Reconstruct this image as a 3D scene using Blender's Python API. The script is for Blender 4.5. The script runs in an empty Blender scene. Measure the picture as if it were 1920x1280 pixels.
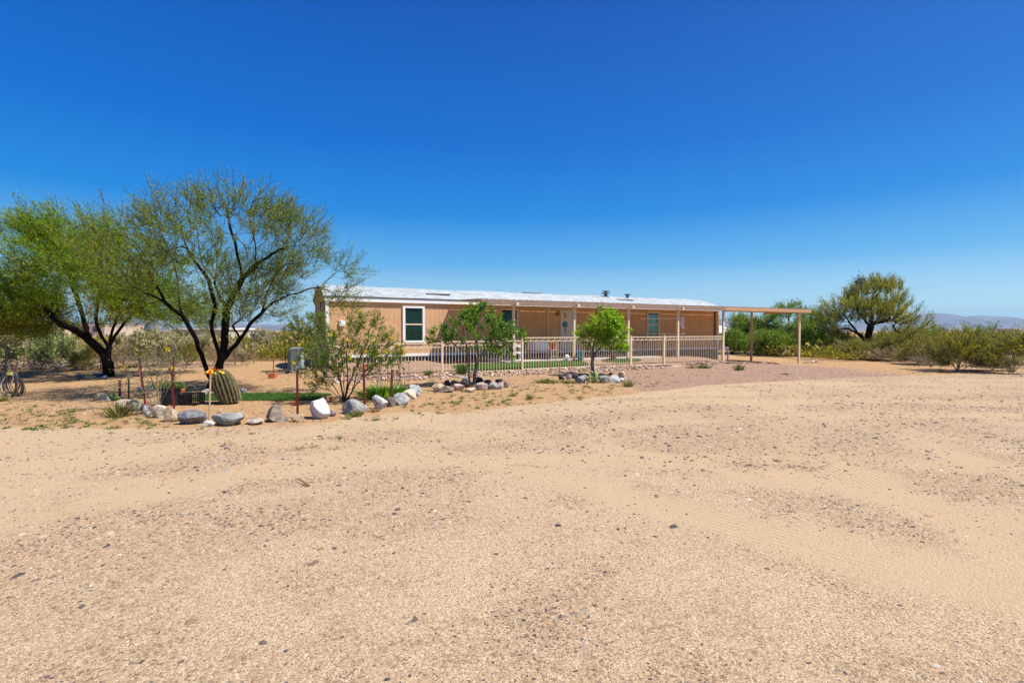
import bpy, math, random
import numpy as np
from mathutils import Vector, Matrix
C = bpy.context.scene
COL = C.collection
R = math.radians
# ------------------------------------------------------------------ camera, sky, sun, exposure
cam_d = bpy.data.cameras.new('camera'); cam = bpy.data.objects.new('camera', cam_d); COL.objects.link(cam)
FPX = 930.0; PITCH = math.atan(20 / FPX)
cam_d.sensor_width = 36; cam_d.lens = FPX / 1920 * 36
cam_d.clip_start = .05; cam_d.clip_end = 60000
cam.location = (0, 0, 1.6); cam.rotation_euler = (math.pi / 2 - PITCH, 0, 0)
C.camera = cam
SUN_EL, SUN_PHI = 59, 12           # elevation; azimuth in front of +X, towards the camera
w = bpy.data.worlds.new('World'); C.world = w; w.use_nodes = True
nt = w.node_tree; nt.nodes.clear()
sky = nt.nodes.new('ShaderNodeTexSky'); sky.sky_type = 'NISHITA'; sky.sun_disc = False
sky.sun_elevation = R(SUN_EL); sky.sun_rotation = R(90 + SUN_PHI)
sky.altitude = 700; sky.air_density = 1.0; sky.dust_density = 0.3; sky.ozone_density = 4.0
tcw = nt.nodes.new('ShaderNodeTexCoord'); sxyz = nt.nodes.new('ShaderNodeSeparateXYZ'); nt.links.new(tcw.outputs['Generated'], sxyz.inputs[0])
rp = nt.nodes.new('ShaderNodeValToRGB'); nt.links.new(sxyz.outputs[2], rp.inputs[0])      # clear blue by height above the horizon, same all round
_st = [(0, (5.6, 7.4, 7.2)), (.06, (2.9, 4.9, 6.0)), (.13, (.78, 2.85, 5.3)), (.22, (.06, 1.56, 4.6)), (.34, (.0, .94, 3.8)), (.55, (.0, .50, 2.7)), (1, (.0, .38, 2.1))]
while len(rp.color_ramp.elements) < len(_st): rp.color_ramp.elements.new(.5)
for _i, (_p, _c) in enumerate(_st): rp.color_ramp.elements[_i].position = _p; rp.color_ramp.elements[_i].color = (*_c, 1)
hs = nt.nodes.new('ShaderNodeMix'); hs.data_type = 'RGBA'; hs.inputs[0].default_value = .995
nt.links.new(rp.outputs[0], hs.inputs[7])
bg = nt.nodes.new('ShaderNodeBackground'); bg.inputs[1].default_value = .10
wo = nt.nodes.new('ShaderNodeOutputWorld')
nt.links.new(sky.outputs[0], hs.inputs[6]); nt.links.new(hs.outputs[2], bg.inputs[0]); nt.links.new(bg.outputs[0], wo.inputs[0])
sd = bpy.data.lights.new('sun', 'SUN'); sd.energy = 4.6; sd.angle = R(.53); sd.color = (1, .955, .88)
sun = bpy.data.objects.new('sun', sd); COL.objects.link(sun)
sv = Vector((math.cos(R(SUN_PHI)) * math.cos(R(SUN_EL)), -math.sin(R(SUN_PHI)) * math.cos(R(SUN_EL)), math.sin(R(SUN_EL))))
sun.rotation_euler = sv.to_track_quat('Z', 'Y').to_euler()
C.view_settings.view_transform = 'Standard'; C.view_settings.look = 'None'
C.view_settings.exposure = 0.78; C.view_settings.gamma = 1
C.render.engine = 'CYCLES'; C.cycles.use_denoising = True
C.cycles.max_bounces = 6; C.cycles.diffuse_bounces = 4; C.cycles.transparent_max_bounces = 8
C.cycles.volume_bounces = 0

rnd = random.Random(7)
rng = np.random.default_rng(11)
# ------------------------------------------------------------------ coordinates
TH = math.atan2(.456, .89)
U = np.array((math.cos(TH), math.sin(TH), 0)); N = np.array((math.sin(TH), -math.cos(TH), 0))
HO = np.array((-7.49, 20.0, 0))
def S(v, a, b):
    t = np.clip((np.asarray(v, float) - a) / (b - a), 0, 1); return t * t * (3 - 2 * t)
def ap(x, y):
    dx = x - HO[0]; dy = y - HO[1]
    return dx * U[0] + dy * U[1], dx * N[0] + dy * N[1]
_w = [(rng.uniform(.3, 3.2), rng.uniform(0, 6.28), rng.uniform(0, 6.28)) for _ in range(16)]
def wob(x, y):
    s = 0
    for f, th, ph in _w: s = s + np.sin(f * (x * math.cos(th) + y * math.sin(th)) + ph) / (1 + f)
    return s * .18
def tdist(x, y):
    best = np.full(np.shape(x), 9.); out = np.zeros(np.shape(x))
    for cx, cy, r, hw in TRACKS:
        d = np.hypot(x - cx, y - cy) - r; m = np.abs(d) < best; best = np.where(m, np.abs(d), best); out = np.where(m, d, out)
    return out
_lat = rng.uniform(0, 1, (256, 256))
def vnoise(x, y):
    xi = np.floor(x).astype(int); yi = np.floor(y).astype(int); fx = x - xi; fy = y - yi; fx = fx * fx * (3 - 2 * fx); fy = fy * fy * (3 - 2 * fy)
    g = lambda i, j: _lat[i & 255, j & 255]
    return (g(xi, yi) * (1 - fx) + g(xi + 1, yi) * fx) * (1 - fy) + (g(xi, yi + 1) * (1 - fx) + g(xi + 1, yi + 1) * fx) * fy
def fbm(x, y, o=5):
    x = np.asarray(x, float); y = np.asarray(y, float); s = 0; a = .5
    for k in range(o): s = s + a * vnoise(x + 17.3 * k, y + 9.1 * k); x = x * 2.03; y = y * 2.03; a *= .55
    return s / .93
def stony(x, y):          # loose dark gravel gathers in drifts between the wheel tracks, strongest on the right
    t = track(x, y); r = np.hypot(x, y)
    v = fbm(x * .55 + 40, y * .55 + 12, 6) * .75 + fbm(x * 2.3, y * 2.3, 3) * .35
    side = .10 * S(x, -2, 4) * S(r, 3.0, 5.5) - .05 * S(-x, 1, 5)
    return S(v + side - .20 * t, .46, .72)
TRACKS = [  # centre x, y, radius, half width of wheel tracks sweeping across the drive
    (7.0, -6.0, 17.4, .42), (9.0, -9.0, 24.3, .55), (9.0, -9.0, 22.2, .5), (7.2, -6.2, 15.7, .40), (8.2, -7.5, 21.2, .50), (8.0, -8.0, 19.3, .45),
    (16., 4.0, 12.2, .30), (16., 4.0, 10.6, .28), (-6, -4, 13.0, .30), (-6, -4, 11.4, .3), (1.8, -14, 20.2, .3)]
def track(x, y):
    t = np.zeros_like(np.asarray(x, float))
    for cx, cy, r, hw in TRACKS:
        d = np.abs(np.hypot(x - cx, y - cy) - r + .10 * np.sin(x * 1.3) + .5 * (fbm(x * .9, y * .9, 4) - .5))
        t = np.maximum(t, (1 - S(d, hw * .3, hw * 1.7)) * (.35 + .65 * S(fbm(x * .35 + 5, y * .35 + 80, 3), .30, .6)))
    return t
def Z0(x, y):
    x = np.asarray(x, float); y = np.asarray(y, float)
    a, p = ap(x, y)
    sa = S(a, -2, .8) * (1 - S(a, 17.3, 19.6)) * S(p, -9, -5)
    z = sa * (.08 * S(-p, -5.5, -4.35) + .2 * S(-p, -4.3, -3.0))
    z = z - .30 * S(a, 18.5, 25) * S(y, 20, 27)
    z = z + .03 * wob(x * .6, y * .6)*S(np.hypot(x, y), 1, 9)*(1-sa)
    return z
def P(px, py, Y):
    cx = (px - 960) / FPX; cy = -(py - 640) / FPX
    d = np.array((cx, math.cos(PITCH) + cy * math.sin(PITCH), -math.sin(PITCH) + cy * math.cos(PITCH)))
    return np.array((0, 0, 1.6)) + d * (Y / d[1])
def G(px, py):
    cx = (px - 960) / FPX; cy = -(py - 640) / FPX
    d = np.array((cx, math.cos(PITCH) + cy * math.sin(PITCH), -math.sin(PITCH) + cy * math.cos(PITCH)))
    z = 0
    for _ in range(12):
        t = (z - 1.6) / d[2]; q = d * t; z = .5 * z + .5 * float(Z0(q[0], q[1]))
    return np.array((q[0], q[1], float(Z0(q[0], q[1]))))
def HL(a, p, z=0):
    q = HO + a * U + p * N; return (q[0], q[1], z)
# ------------------------------------------------------------------ materials
def mat(name, col, rough=.8, var=0.0, scale=8, bump=0, bscale=40, metal=0, spec=.3, col2=None, stretch=None, mid=.5):
    m = bpy.data.materials.new(name); m.use_nodes = True
    n = m.node_tree.nodes; L = m.node_tree.links; b = n['Principled BSDF']
    b.inputs['Base Color'].default_value = (*col, 1); b.inputs['Roughness'].default_value = rough
    b.inputs['Metallic'].default_value = metal; b.inputs['Specular IOR Level'].default_value = spec
    if var or col2 or bump:
        tc = n.new('ShaderNodeTexCoord'); vec = tc.outputs['Object']
        if stretch:
            mp = n.new('ShaderNodeMapping'); mp.inputs['Scale'].default_value = stretch; L.new(vec, mp.inputs[0]); vec = mp.outputs[0]
    if var or col2:
        ns = n.new('ShaderNodeTexNoise'); ns.inputs['Scale'].default_value = scale; ns.inputs['Detail'].default_value = 6
        ns.inputs['Roughness'].default_value = .65
        L.new(vec, ns.inputs['Vector'])
        cr = n.new('ShaderNodeValToRGB'); L.new(ns.outputs[0], cr.inputs[0])
        c2 = col2 or tuple(min(1, c * (1 + var)) for c in col); c1 = tuple(c * (1 - var) for c in col) if not col2 else col
        cr.color_ramp.elements[0].position = mid - .14; cr.color_ramp.elements[0].color = (*c1, 1)
        cr.color_ramp.elements[1].position = mid + .14; cr.color_ramp.elements[1].color = (*c2, 1)
        L.new(cr.outputs[0], b.inputs['Base Color'])
    if bump:
        n2 = n.new('ShaderNodeTexNoise'); n2.inputs['Scale'].default_value = bscale; n2.inputs['Detail'].default_value = 5
        L.new(vec, n2.inputs['Vector'])
        bp = n.new('ShaderNodeBump'); bp.inputs['Strength'].default_value = min(1, bump); bp.inputs['Distance'].default_value = .02
        L.new(n2.outputs[0], bp.inputs['Height']); L.new(bp.outputs[0], b.inputs['Normal'])
    return m
def leafmat(name, cols, trans=.35, rough=.6):
    m = bpy.data.materials.new(name); m.use_nodes = True
    n = m.node_tree.nodes; L = m.node_tree.links; n.clear()
    g = n.new('ShaderNodeNewGeometry'); cr = n.new('ShaderNodeValToRGB'); cr.color_ramp.interpolation = 'LINEAR'
    L.new(g.outputs['Random Per Island'], cr.inputs[0])
    e = cr.color_ramp.elements
    while len(e) < len(cols): e.new(.5)
    for i, (pos, c) in enumerate(cols): e[i].position = pos; e[i].color = (*c, 1)
    b = n.new('ShaderNodeBsdfPrincipled'); b.inputs['Roughness'].default_value = rough; b.inputs['Specular IOR Level'].default_value = .25
    L.new(cr.outputs[0], b.inputs['Base Color'])
    t = n.new('ShaderNodeBsdfTranslucent'); L.new(cr.outputs[0], t.inputs[0])
    mx = n.new('ShaderNodeMixShader'); mx.inputs[0].default_value = trans
    L.new(b.outputs[0], mx.inputs[1]); L.new(t.outputs[0], mx.inputs[2])
    o = n.new('ShaderNodeOutputMaterial'); L.new(mx.outputs[0], o.inputs[0])
    return m
# ------------------------------------------------------------------ mesh building
def link(name, me, m, parent=None, smooth=False):
    o = bpy.data.objects.new(name, me); COL.objects.link(o)
    if m is not None:
        for k in (m if isinstance(m, (list, tuple)) else [m]): me.materials.append(k)
    if parent is not None: o.parent = parent
    if smooth: me.shade_smooth()
    return o
def npmesh(name, V, F):
    V = np.asarray(V, np.float32).reshape(-1, 3); F = np.asarray(F, np.int32); k = F.shape[1]
    me = bpy.data.meshes.new(name)
    me.vertices.add(len(V)); me.vertices.foreach_set('co', V.ravel())
    me.loops.add(F.size); me.loops.foreach_set('vertex_index', F.ravel())
    me.polygons.add(len(F)); me.polygons.foreach_set('loop_start', np.arange(0, F.size, k, dtype=np.int32))
    me.polygons.foreach_set('loop_total', np.full(len(F), k, np.int32))
    me.update(calc_edges=True); return me
BOXF = [(0, 3, 2, 1), (4, 5, 6, 7), (0, 1, 5, 4), (1, 2, 6, 5), (2, 3, 7, 6), (3, 0, 4, 7)]
class MB:
    def __init__(s): s.v = []; s.f = []; s.m = []; s.mi = 0
    def add(s, vs, fs):
        o = len(s.v); s.v += [tuple(map(float, q)) for q in vs]; s.f += [tuple(i + o for i in f) for f in fs]; s.m += [s.mi] * len(fs); return s
    def box(s, x0, x1, y0, y1, z0, z1):
        return s.add([(x0, y0, z0), (x1, y0, z0), (x1, y1, z0), (x0, y1, z0), (x0, y0, z1), (x1, y0, z1), (x1, y1, z1), (x0, y1, z1)], BOXF)
    def hexa(s, pts): return s.add(pts, BOXF)
    def tube(s, path, r, k=6, cap=True):
        path = np.asarray(path, float); n = len(path); r = np.broadcast_to(np.asarray(r, float), (n,))
        d = np.gradient(path, axis=0); d /= np.linalg.norm(d, axis=1)[:, None] + 1e-9
        ref = np.array((0, 0, 1.)) if abs(d[:, 2]).mean() < .8 else np.array((1., 0, 0))
        a = np.cross(d, ref); a /= np.linalg.norm(a, axis=1)[:, None] + 1e-9; b = np.cross(d, a)
        vs = []
        for i in range(n):
            for j in range(k):
                t = 2 * math.pi * j / k; vs.append(path[i] + r[i] * (a[i] * math.cos(t) + b[i] * math.sin(t)))
        fs = [(i * k + j, i * k + (j + 1) % k, (i + 1) * k + (j + 1) % k, (i + 1) * k + j) for i in range(n - 1) for j in range(k)]
        if cap: fs += [tuple(range(k))[::-1], tuple((n - 1) * k + j for j in range(k))]
        return s.add(vs, fs)
    def lathe(s, prof, k=16, c=(0, 0, 0)):
        vs = [(c[0] + r * math.cos(2 * math.pi * j / k), c[1] + r * math.sin(2 * math.pi * j / k), c[2] + z) for r, z in prof for j in range(k)]
        n = len(prof); fs = [(i * k + j, i * k + (j + 1) % k, (i + 1) * k + (j + 1) % k, (i + 1) * k + j) for i in range(n - 1) for j in range(k)]
        return s.add(vs, fs)
    def build(s, name, m, parent=None, smooth=False):
        me = bpy.data.meshes.new(name); me.from_pydata(s.v, [], s.f); me.update()
        o = link(name, me, m, parent, smooth)
        if isinstance(m, (list, tuple)): me.polygons.foreach_set('material_index', s.m)
        return o
def thing(name, label, cat, loc=(0, 0, 0), rz=0, group=None):
    o = bpy.data.objects.new(name, None); COL.objects.link(o); o.empty_display_size = .2
    o.location = tuple(map(float, loc)); o.rotation_euler = (0, 0, rz); tag(o, label, cat, group); return o
def tag(o, label=None, cat=None, group=None, kind=None):
    if label: o['label'] = label
    if cat: o['category'] = cat
    if group: o['group'] = group
    if kind: o['kind'] = kind
    return o
def dup(root, loc, rz=0, sc=1, label=None, group=None, cat=None):
    r = root.copy(); COL.objects.link(r); r.location = tuple(map(float, loc)); r.rotation_euler = (0, 0, rz)
    r.scale = (sc, sc, sc) if not isinstance(sc, tuple) else sc
    if label: r['label'] = label
    if group: r['group'] = group
    if cat: r['category'] = cat
    for ch in list(root.children):
        c = ch.copy(); COL.objects.link(c); c.parent = r
        for g in ch.children:
            d = g.copy(); COL.objects.link(d); d.parent = c
    return r
# ------------------------------------------------------------------ plants: skeleton growth, branch mesh, leaves
def seed(k):
    global rng; rng = np.random.default_rng(k)
def rv(n, r=None):
    v = (r or rng).normal(size=(n, 3)); return v / np.linalg.norm(v, axis=1)[:, None]
class Skel:
    def __init__(s, cap=60000):
        s.p = np.zeros((cap, 3)); s.d = np.zeros((cap, 3)); s.par = np.full(cap, -1, int); s.n = 0; s.lv = np.zeros(cap, int)
    def node(s, p, par, lv=0):
        i = s.n; s.p[i] = p; s.par[i] = par; s.lv[i] = lv
        if par >= 0:
            v = s.p[i] - s.p[par]; s.d[i] = v / (np.linalg.norm(v) + 1e-9)
        else: s.d[i] = (0, 0, 1)
        s.n += 1; return i
    def limb(s, pts, step=.2, new=False):
        pts = [np.asarray(q, float) for q in pts]
        if s.n == 0 or new: cur = s.node(pts[0], -1)
        else: cur = int(np.argmin(((s.p[:s.n] - pts[0]) ** 2).sum(1)))
        prev = s.p[cur].copy()
        for q in pts[1:]:
            L = np.linalg.norm(q - prev); k = max(1, int(round(L / step)))
            for j in range(1, k + 1):
                cur = s.node(prev + (q - prev) * j / k + rng.normal(size=3) * step * .06 * (j < k), cur)
            prev = q
    def grow(s, T, step=.22, back=.8, sag=0.0, jit=.12, lv=1):
        d0 = np.array([((s.p[:s.n] - t) ** 2).sum(1).min() for t in T]); ends = []
        for t in T[np.argsort(d0)]:
            v = t - s.p[:s.n]; L = np.sqrt((v ** 2).sum(1)) + 1e-6
            c = (s.d[:s.n] * v).sum(1) / L
            i = int(np.argmin(L * (1 + back * np.clip(.35 - c, 0, 2))))
            a = s.p[i].copy(); L0 = L[i]; k = max(1, int(L0 / step)); cur = i
            ctl = a + s.d[i] * L0 * .35 + (t - a) * .15
            for j in range(1, k + 1):
                u = j / k; q = (1 - u) ** 2 * a + 2 * u * (1 - u) * ctl + u * u * t
                if j < k: q = q + rng.normal(size=3) * L0 / k * jit
                q[2] -= sag * u * u
                cur = s.node(q, cur, lv)
            ends.append(cur)
        return ends
    def twigs(s, ends, per=3, length=.35, n=3, out=None, up=.3, spread=.8, sag=0, lv=2):
        for e in ends:
            for _ in range(per):
                d = s.d[e] * .8 + rng.normal(size=3) * spread * .6 + np.array((0, 0, up))
                if out is not None:
                    o = s.p[e] - out; d = d + .7 * o / (np.linalg.norm(o) + 1e-6)
                d /= np.linalg.norm(d); cur = e; q = s.p[e].copy(); L = length * rng.uniform(.6, 1.3)
                for j in range(n):
                    q = q + d * L / n; d = d + rng.normal(size=3) * .16; d[2] -= sag; d /= np.linalg.norm(d)
                    cur = s.node(q, cur, lv)
    def radii(s, rbase, rtip):
        n = s.n; cnt = np.zeros(n); ch = np.zeros(n, bool); ch[s.par[:n][s.par[:n] >= 0]] = True
        cnt[~ch] = 1
        for i in range(n - 1, -1, -1):
            if s.par[i] >= 0: cnt[s.par[i]] += cnt[i]
        r0 = rtip * .3; k = math.log(rbase / r0) / math.log(max(2, cnt.max())); s.r = np.maximum(rtip, r0 * cnt ** k); s.cnt = cnt; return s.r
    def mesh(s, name, k=5, sel=None):
        n = s.n; P_ = s.p[:n]; r = s.r; par = s.par[:n]
        d = s.d[:n].copy()
        ref = np.tile((.31, .11, .05), (n, 1)) + np.where(np.abs(d[:, [2]]) < .5, np.array((0, 0, 1.)), np.array((.9, .2, 0)))
        ref = np.array((.83, .41, .37)) + 0 * ref
        a = np.cross(d, ref); a /= np.linalg.norm(a, axis=1)[:, None] + 1e-9; b = np.cross(d, a)
        t = np.arange(k) * 2 * math.pi / k
        ring = lambda c, aa, bb, rr: c[:, None, :] + rr[:, None, None] * (aa[:, None, :] * np.cos(t)[None, :, None] + bb[:, None, :] * np.sin(t)[None, :, None])
        V1 = ring(P_, a, b, r)
        idx = np.where(par >= 0)[0]; pp = par[idx]
        # is main child: largest radius among siblings
        best = np.full(n, -1); bc = np.zeros(n)
        for i in idx:
            q = par[i]
            if s.cnt[i] > bc[q]: bc[q] = s.cnt[i]; best[q] = i
        side = best[pp] != idx
        si = idx[side]; V2 = ring(P_[par[si]], a[si], b[si], r[si])
        V = np.concatenate([V1.reshape(-1, 3), V2.reshape(-1, 3)])
        start = pp.copy(); start[side] = n + np.arange(side.sum())
        if sel is not None: m_ = sel(s, idx); idx = idx[m_]; start = start[m_]
        j = np.arange(k); jn = (j + 1) % k
        F = np.stack([start[:, None] * k + j, start[:, None] * k + jn, idx[:, None] * k + jn, idx[:, None] * k + j], -1).reshape(-1, 4)
        return npmesh(name, V, F)
def leaves(pos, dr, ln, wd, up=.4, fold=0):
    n = len(pos); nr = rv(n); nr[:, 2] = np.abs(nr[:, 2]) + up
    sd_ = np.cross(dr, nr); sd_ /= np.linalg.norm(sd_, axis=1)[:, None] + 1e-9
    ln = np.broadcast_to(ln, (n,))[:, None]; wd = np.broadcast_to(wd, (n,))[:, None]
    m = pos + dr * ln * .45
    V = np.stack([pos, m + sd_ * wd * .5, pos + dr * ln, m - sd_ * wd * .5], 1).reshape(-1, 3)
    return V, np.arange(4 * n).reshape(-1, 4)
def leaf_at(s, per, ln, wd, lv=2, spread=.9, up=.4, off=.02, mask=None, sag=0, dens=None):
    idx = np.where(s.lv[:s.n] >= lv)[0]
    if mask is not None: idx = idx[mask(s.p[idx])]
    idx = np.repeat(idx, per)
    u = rng.uniform(0, 1, len(idx))[:, None]
    pos = s.p[idx] * u + s.p[s.par[idx]] * (1 - u) + rng.normal(size=(len(idx), 3)) * off
    d = s.d[idx] * .6 + rv(len(idx)) * spread; d[:, 2] -= sag; d /= np.linalg.norm(d, axis=1)[:, None]
    return leaves(pos, d, ln * rng.uniform(.6, 1.3, len(idx)), wd * rng.uniform(.7, 1.3, len(idx)), up)
def blob_points(blobs, n, thr=0.0, f=1.6, shell=.35):
    """points in a union of ellipsoids (centre, radii), clumped by smooth noise"""
    vol = np.array([np.prod(r) ** .8 for c, r in blobs]); vol /= vol.sum(); out = []
    ph = rng.uniform(0, 6.28, (6, 1)); kv = rv(6) * f * rng.uniform(.7, 1.8, (6, 1))
    while len(out) < n:
        i = rng.choice(len(blobs), p=vol); c, r = blobs[i]
        v = rv(1)[0] * rng.uniform(shell, 1) ** .5
        q = np.asarray(c) + v * np.asarray(r)
        if np.sin(kv @ q + ph[:, 0]).sum() / 2.4 > thr + rng.normal() * .25: out.append(q)
    return np.array(out)

def structure(name, me_or_o, m=None):
    o = me_or_o if isinstance(me_or_o, bpy.types.Object) else link(name, me_or_o, m); o['kind'] = 'structure'; return o
# ================================================================== GROUND
def ground_mat():
    m = bpy.data.materials.new('ground'); m.use_nodes = True; n = m.node_tree.nodes; L = m.node_tree.links; b = n['Principled BSDF']
    b.inputs['Roughness'].default_value = .95; b.inputs['Specular IOR Level'].default_value = .1
    tc = n.new('ShaderNodeTexCoord').outputs['Object']
    def noise(sc, det=4, ro=.6, vec=tc):
        x = n.new('ShaderNodeTexNoise'); x.inputs['Scale'].default_value = sc; x.inputs['Detail'].default_value = det; x.inputs['Roughness'].default_value = ro
        L.new(vec, x.inputs['Vector']); return x.outputs[0]
    def math_(op, a, b_=None, c=None):
        x = n.new('ShaderNodeMath'); x.operation = op
        for i, v in enumerate((a, b_, c)):
            if v is None: continue
            if isinstance(v, (int, float)): x.inputs[i].default_value = v
            else: L.new(v, x.inputs[i])
        return x.outputs[0]
    def ss(v, lo, hi):
        x = n.new('ShaderNodeMapRange'); x.interpolation_type = 'SMOOTHSTEP'; x.inputs[1].default_value = lo; x.inputs[2].default_value = hi
        L.new(v, x.inputs[0]); return x.outputs[0]
    def mix(f, a, b_, mode='MIX'):
        x = n.new('ShaderNodeMix'); x.data_type = 'RGBA'; x.blend_type = mode
        for k, v in ((0, f), (6, a), (7, b_)):
            if isinstance(v, (int, float)): x.inputs[k].default_value = v
            elif isinstance(v, tuple): x.inputs[k].default_value = (*v, 1)
            else: L.new(v, x.inputs[k])
        return x.outputs[2]
    def attr(nm):
        x = n.new('ShaderNodeAttribute'); x.attribute_name = nm; return x.outputs['Fac']
    pink, dirt, trk, stn = attr('pink'), attr('dirt'), attr('track'), attr('stony')
    big = noise(.35, 5); med = noise(2.2, 6, .7); fin = noise(28, 4, .75)
    base = mix(ss(big, .38, .62), (.57, .415, .25), (.54, .375, .20))
    base = mix(math_('MULTIPLY', ss(med, .40, .68), .55), base, (.61, .46, .295))
    base = mix(math_('MULTIPLY', ss(noise(.9, 6, .7), .52, .70), .5), base, (.54, .345, .17))
    # grains of gravel, each its own colour
    def cells(sc, stops):
        v = n.new('ShaderNodeTexVoronoi'); v.inputs['Scale'].default_value = sc; L.new(tc, v.inputs['Vector'])
        sp = n.new('ShaderNodeSeparateColor'); L.new(v.outputs['Color'], sp.inputs[0])
        cr = n.new('ShaderNodeValToRGB'); L.new(sp.outputs[0], cr.inputs[0]); e = cr.color_ramp.elements
        while len(e) < len(stops): e.new(.5)
        for i, (p_, c_) in enumerate(stops): e[i].position = p_; e[i].color = (*c_, 1)
        return cr.outputs[0], v.outputs['Distance'], sp.outputs[1]
    c1, d1, s1 = cells(150, [(0, (.05, .045, .045)), (.08, (.26, .18, .13)), (.20, (.50, .36, .24)), (.58, (.64, .48, .32)), (.86, (.75, .60, .43)), (1, (.95, .86, .72))])
    c2, d2, s2 = cells(48, [(0, (.05, .045, .045)), (.25, (.20, .13, .085)), (.45, (.33, .22, .14)), (.68, (.50, .36, .22)), (.92, (.60, .42, .25)), (1, (.70, .62, .50))])
    rough_area = math_('MULTIPLY', math_('SUBTRACT', 1.0, math_('MULTIPLY', trk, .50)), 1.0)
    base = mix(math_('MULTIPLY', rough_area, .85), base, c1)
    f2 = math_('MULTIPLY', math_('MULTIPLY', ss(s2, .72, .80), math_('ADD', .12, stn)), rough_area)
    base = mix(math_('MULTIPLY', f2, .5), base, c2)
    # darker stony patches between the tracks
    patch = math_('MULTIPLY', math_('MULTIPLY', stn, ss(noise(9, 6, .75), .40, .62)), .40)
    base = mix(patch, base, mix(ss(s1, 0, 1), (.24, .155, .085), (.42, .28, .155)))
    base = mix(math_('MULTIPLY', trk, .55), base, (.63, .485, .32))
    # orange dirt
    dn = math_('ADD', dirt, math_('MULTIPLY', math_('SUBTRACT', noise(1.4, 6, .7), .5), 1.1))
    dcol = mix(ss(noise(5, 6, .7), .35, .7), (.46, .24, .085), (.60, .39, .19))
    dcol = mix(math_('MULTIPLY', ss(noise(14, 5, .7), .5, .7), .4), dcol, (.27, .16, .07))
    dcol = mix(math_('MULTIPLY', ss(noise(3.2, 8, .8), .52, .62), .75), dcol, (.27, .15, .07))
    dcol = mix(math_('MULTIPLY', ss(noise(7, 8, .85), .56, .64), .6), dcol, (.66, .50, .33))
    base = mix(math_('MULTIPLY', ss(dn, .40, .62), .9), base, mix(.2, dcol, c1))
    # pink gravel
    c3, d3, s3 = cells(38, [(0, (.13, .06, .045)), (.3, (.31, .18, .13)), (.6, (.42, .27, .20)), (.85, (.52, .36, .27)), (1, (.64, .50, .40))])
    pn = math_('ADD', pink, math_('MULTIPLY', math_('SUBTRACT', noise(1.7, 7, .75), .5), 1.5))
    base = mix(math_('MULTIPLY', ss(pn, .30, .60), .85), base, c3)
    base = mix(1.0, base, (.73, .695, .645), 'MULTIPLY')
    L.new(base, b.inputs['Base Color'])
    h = math_('ADD', math_('MULTIPLY', fin, .35), math_('MULTIPLY', math_('SUBTRACT', 1.0, d1), .65))
    h = math_('ADD', h, math_('MULTIPLY', math_('SUBTRACT', 1.0, d2), .6)); h = math_('ADD', h, math_('MULTIPLY', med, .8))
    td = math_('ADD', attr('tdist'), math_('MULTIPLY', noise(3, 3), .02))
    rut = math_('MULTIPLY', math_('SINE', math_('MULTIPLY', td, 95.0)), math_('MULTIPLY', trk, ss(noise(.8, 4), .45, .6)))
    h = math_('ADD', h, math_('MULTIPLY', rut, .45))
    bp = n.new('ShaderNodeBump'); bp.inputs['Strength'].default_value = .8; bp.inputs['Distance'].default_value = .010
    L.new(h, bp.inputs['Height']); L.new(bp.outputs[0], b.inputs['Normal'])
    return m
def build_ground():
    th = np.radians(np.concatenate([np.linspace(-52, 52, 420), np.linspace(58, 302, 42)]))
    r = np.concatenate([[.0], np.geomspace(.7, 45, 330), np.geomspace(48, 9000, 45)])
    TT, RR = np.meshgrid(th, r); X = RR * np.sin(TT); Y = RR * np.cos(TT)
    Zz = Z0(X, Y) - .008 * track(X, Y) * (RR < 30) + .008 * (fbm(X * 1.5, Y * 1.5, 4) - .5) * (RR < 30)
    V = np.stack([X, Y, Zz], -1).reshape(-1, 3); na = len(th); nr_ = len(r)
    i, j = np.meshgrid(np.arange(nr_ - 1), np.arange(na), indexing='ij'); jn = (j + 1) % na
    F = np.stack([i * na + j, i * na + jn, (i + 1) * na + jn, (i + 1) * na + j], -1).reshape(-1, 4)[:, ::-1]
    me = npmesh('ground', V, F); me.shade_smooth()
    x, y = V[:, 0], V[:, 1]; a, p = ap(x, y)
    pink = S(a, -1, 0.5) * (1 - S(a, 17.8, 18.6)) * (1 - S(p, 4.1, 4.5)) * S(p, -.5, 0)          # fenced yard
    E = np.array([G(u_, v_)[:2] for u_, v_ in [(0, 800), (300, 806), (560, 800), (650, 786), (750, 772), (850, 776), (950, 765), (1050, 753), (1150, 743), (1250, 731), (1330, 721), (1600, 708), (1800, 702), (1920, 699)]])
    edge = np.interp(x, E[:, 0], E[:, 1]); beyond = S(y - edge, -.45, .55)
    outp = S(x, 2.2, 4.6) * (1 - S(x, 10.5, 17.5)) * (1 - S(y, 26, 29)) * beyond
    outp = np.maximum(outp, .40 * S(x, -4.5, -2.5) * (1 - S(x, 3, 5)) * beyond * (1 - S(p, 8.5, 10)))
    outp = outp * S(np.where(a < 18, p, 9), 4.2, 4.5) * np.where(a > 18, S(p, -.5, .8), 1)
    pink = np.maximum(pink, outp)
    dirt = beyond * (1 - .8 * pink) * (1 - .35 * S(x, 14, 20) * (y < 24))
    for nm, arr in (('tdist', np.where(np.hypot(x, y) < 34, tdist(x, y), 0)), ('pink', pink), ('dirt', dirt * .9), ('track', track(x, y) * (np.hypot(x, y) < 34) * (1 - pink) * (1 - dirt)), ('stony', stony(x, y) * (1 - dirt) * (1 - pink))):
        at = me.attributes.new(nm, 'FLOAT', 'POINT'); at.data.foreach_set('value', arr.astype(np.float32))
    structure('ground', me, ground_mat())
build_ground()
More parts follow.
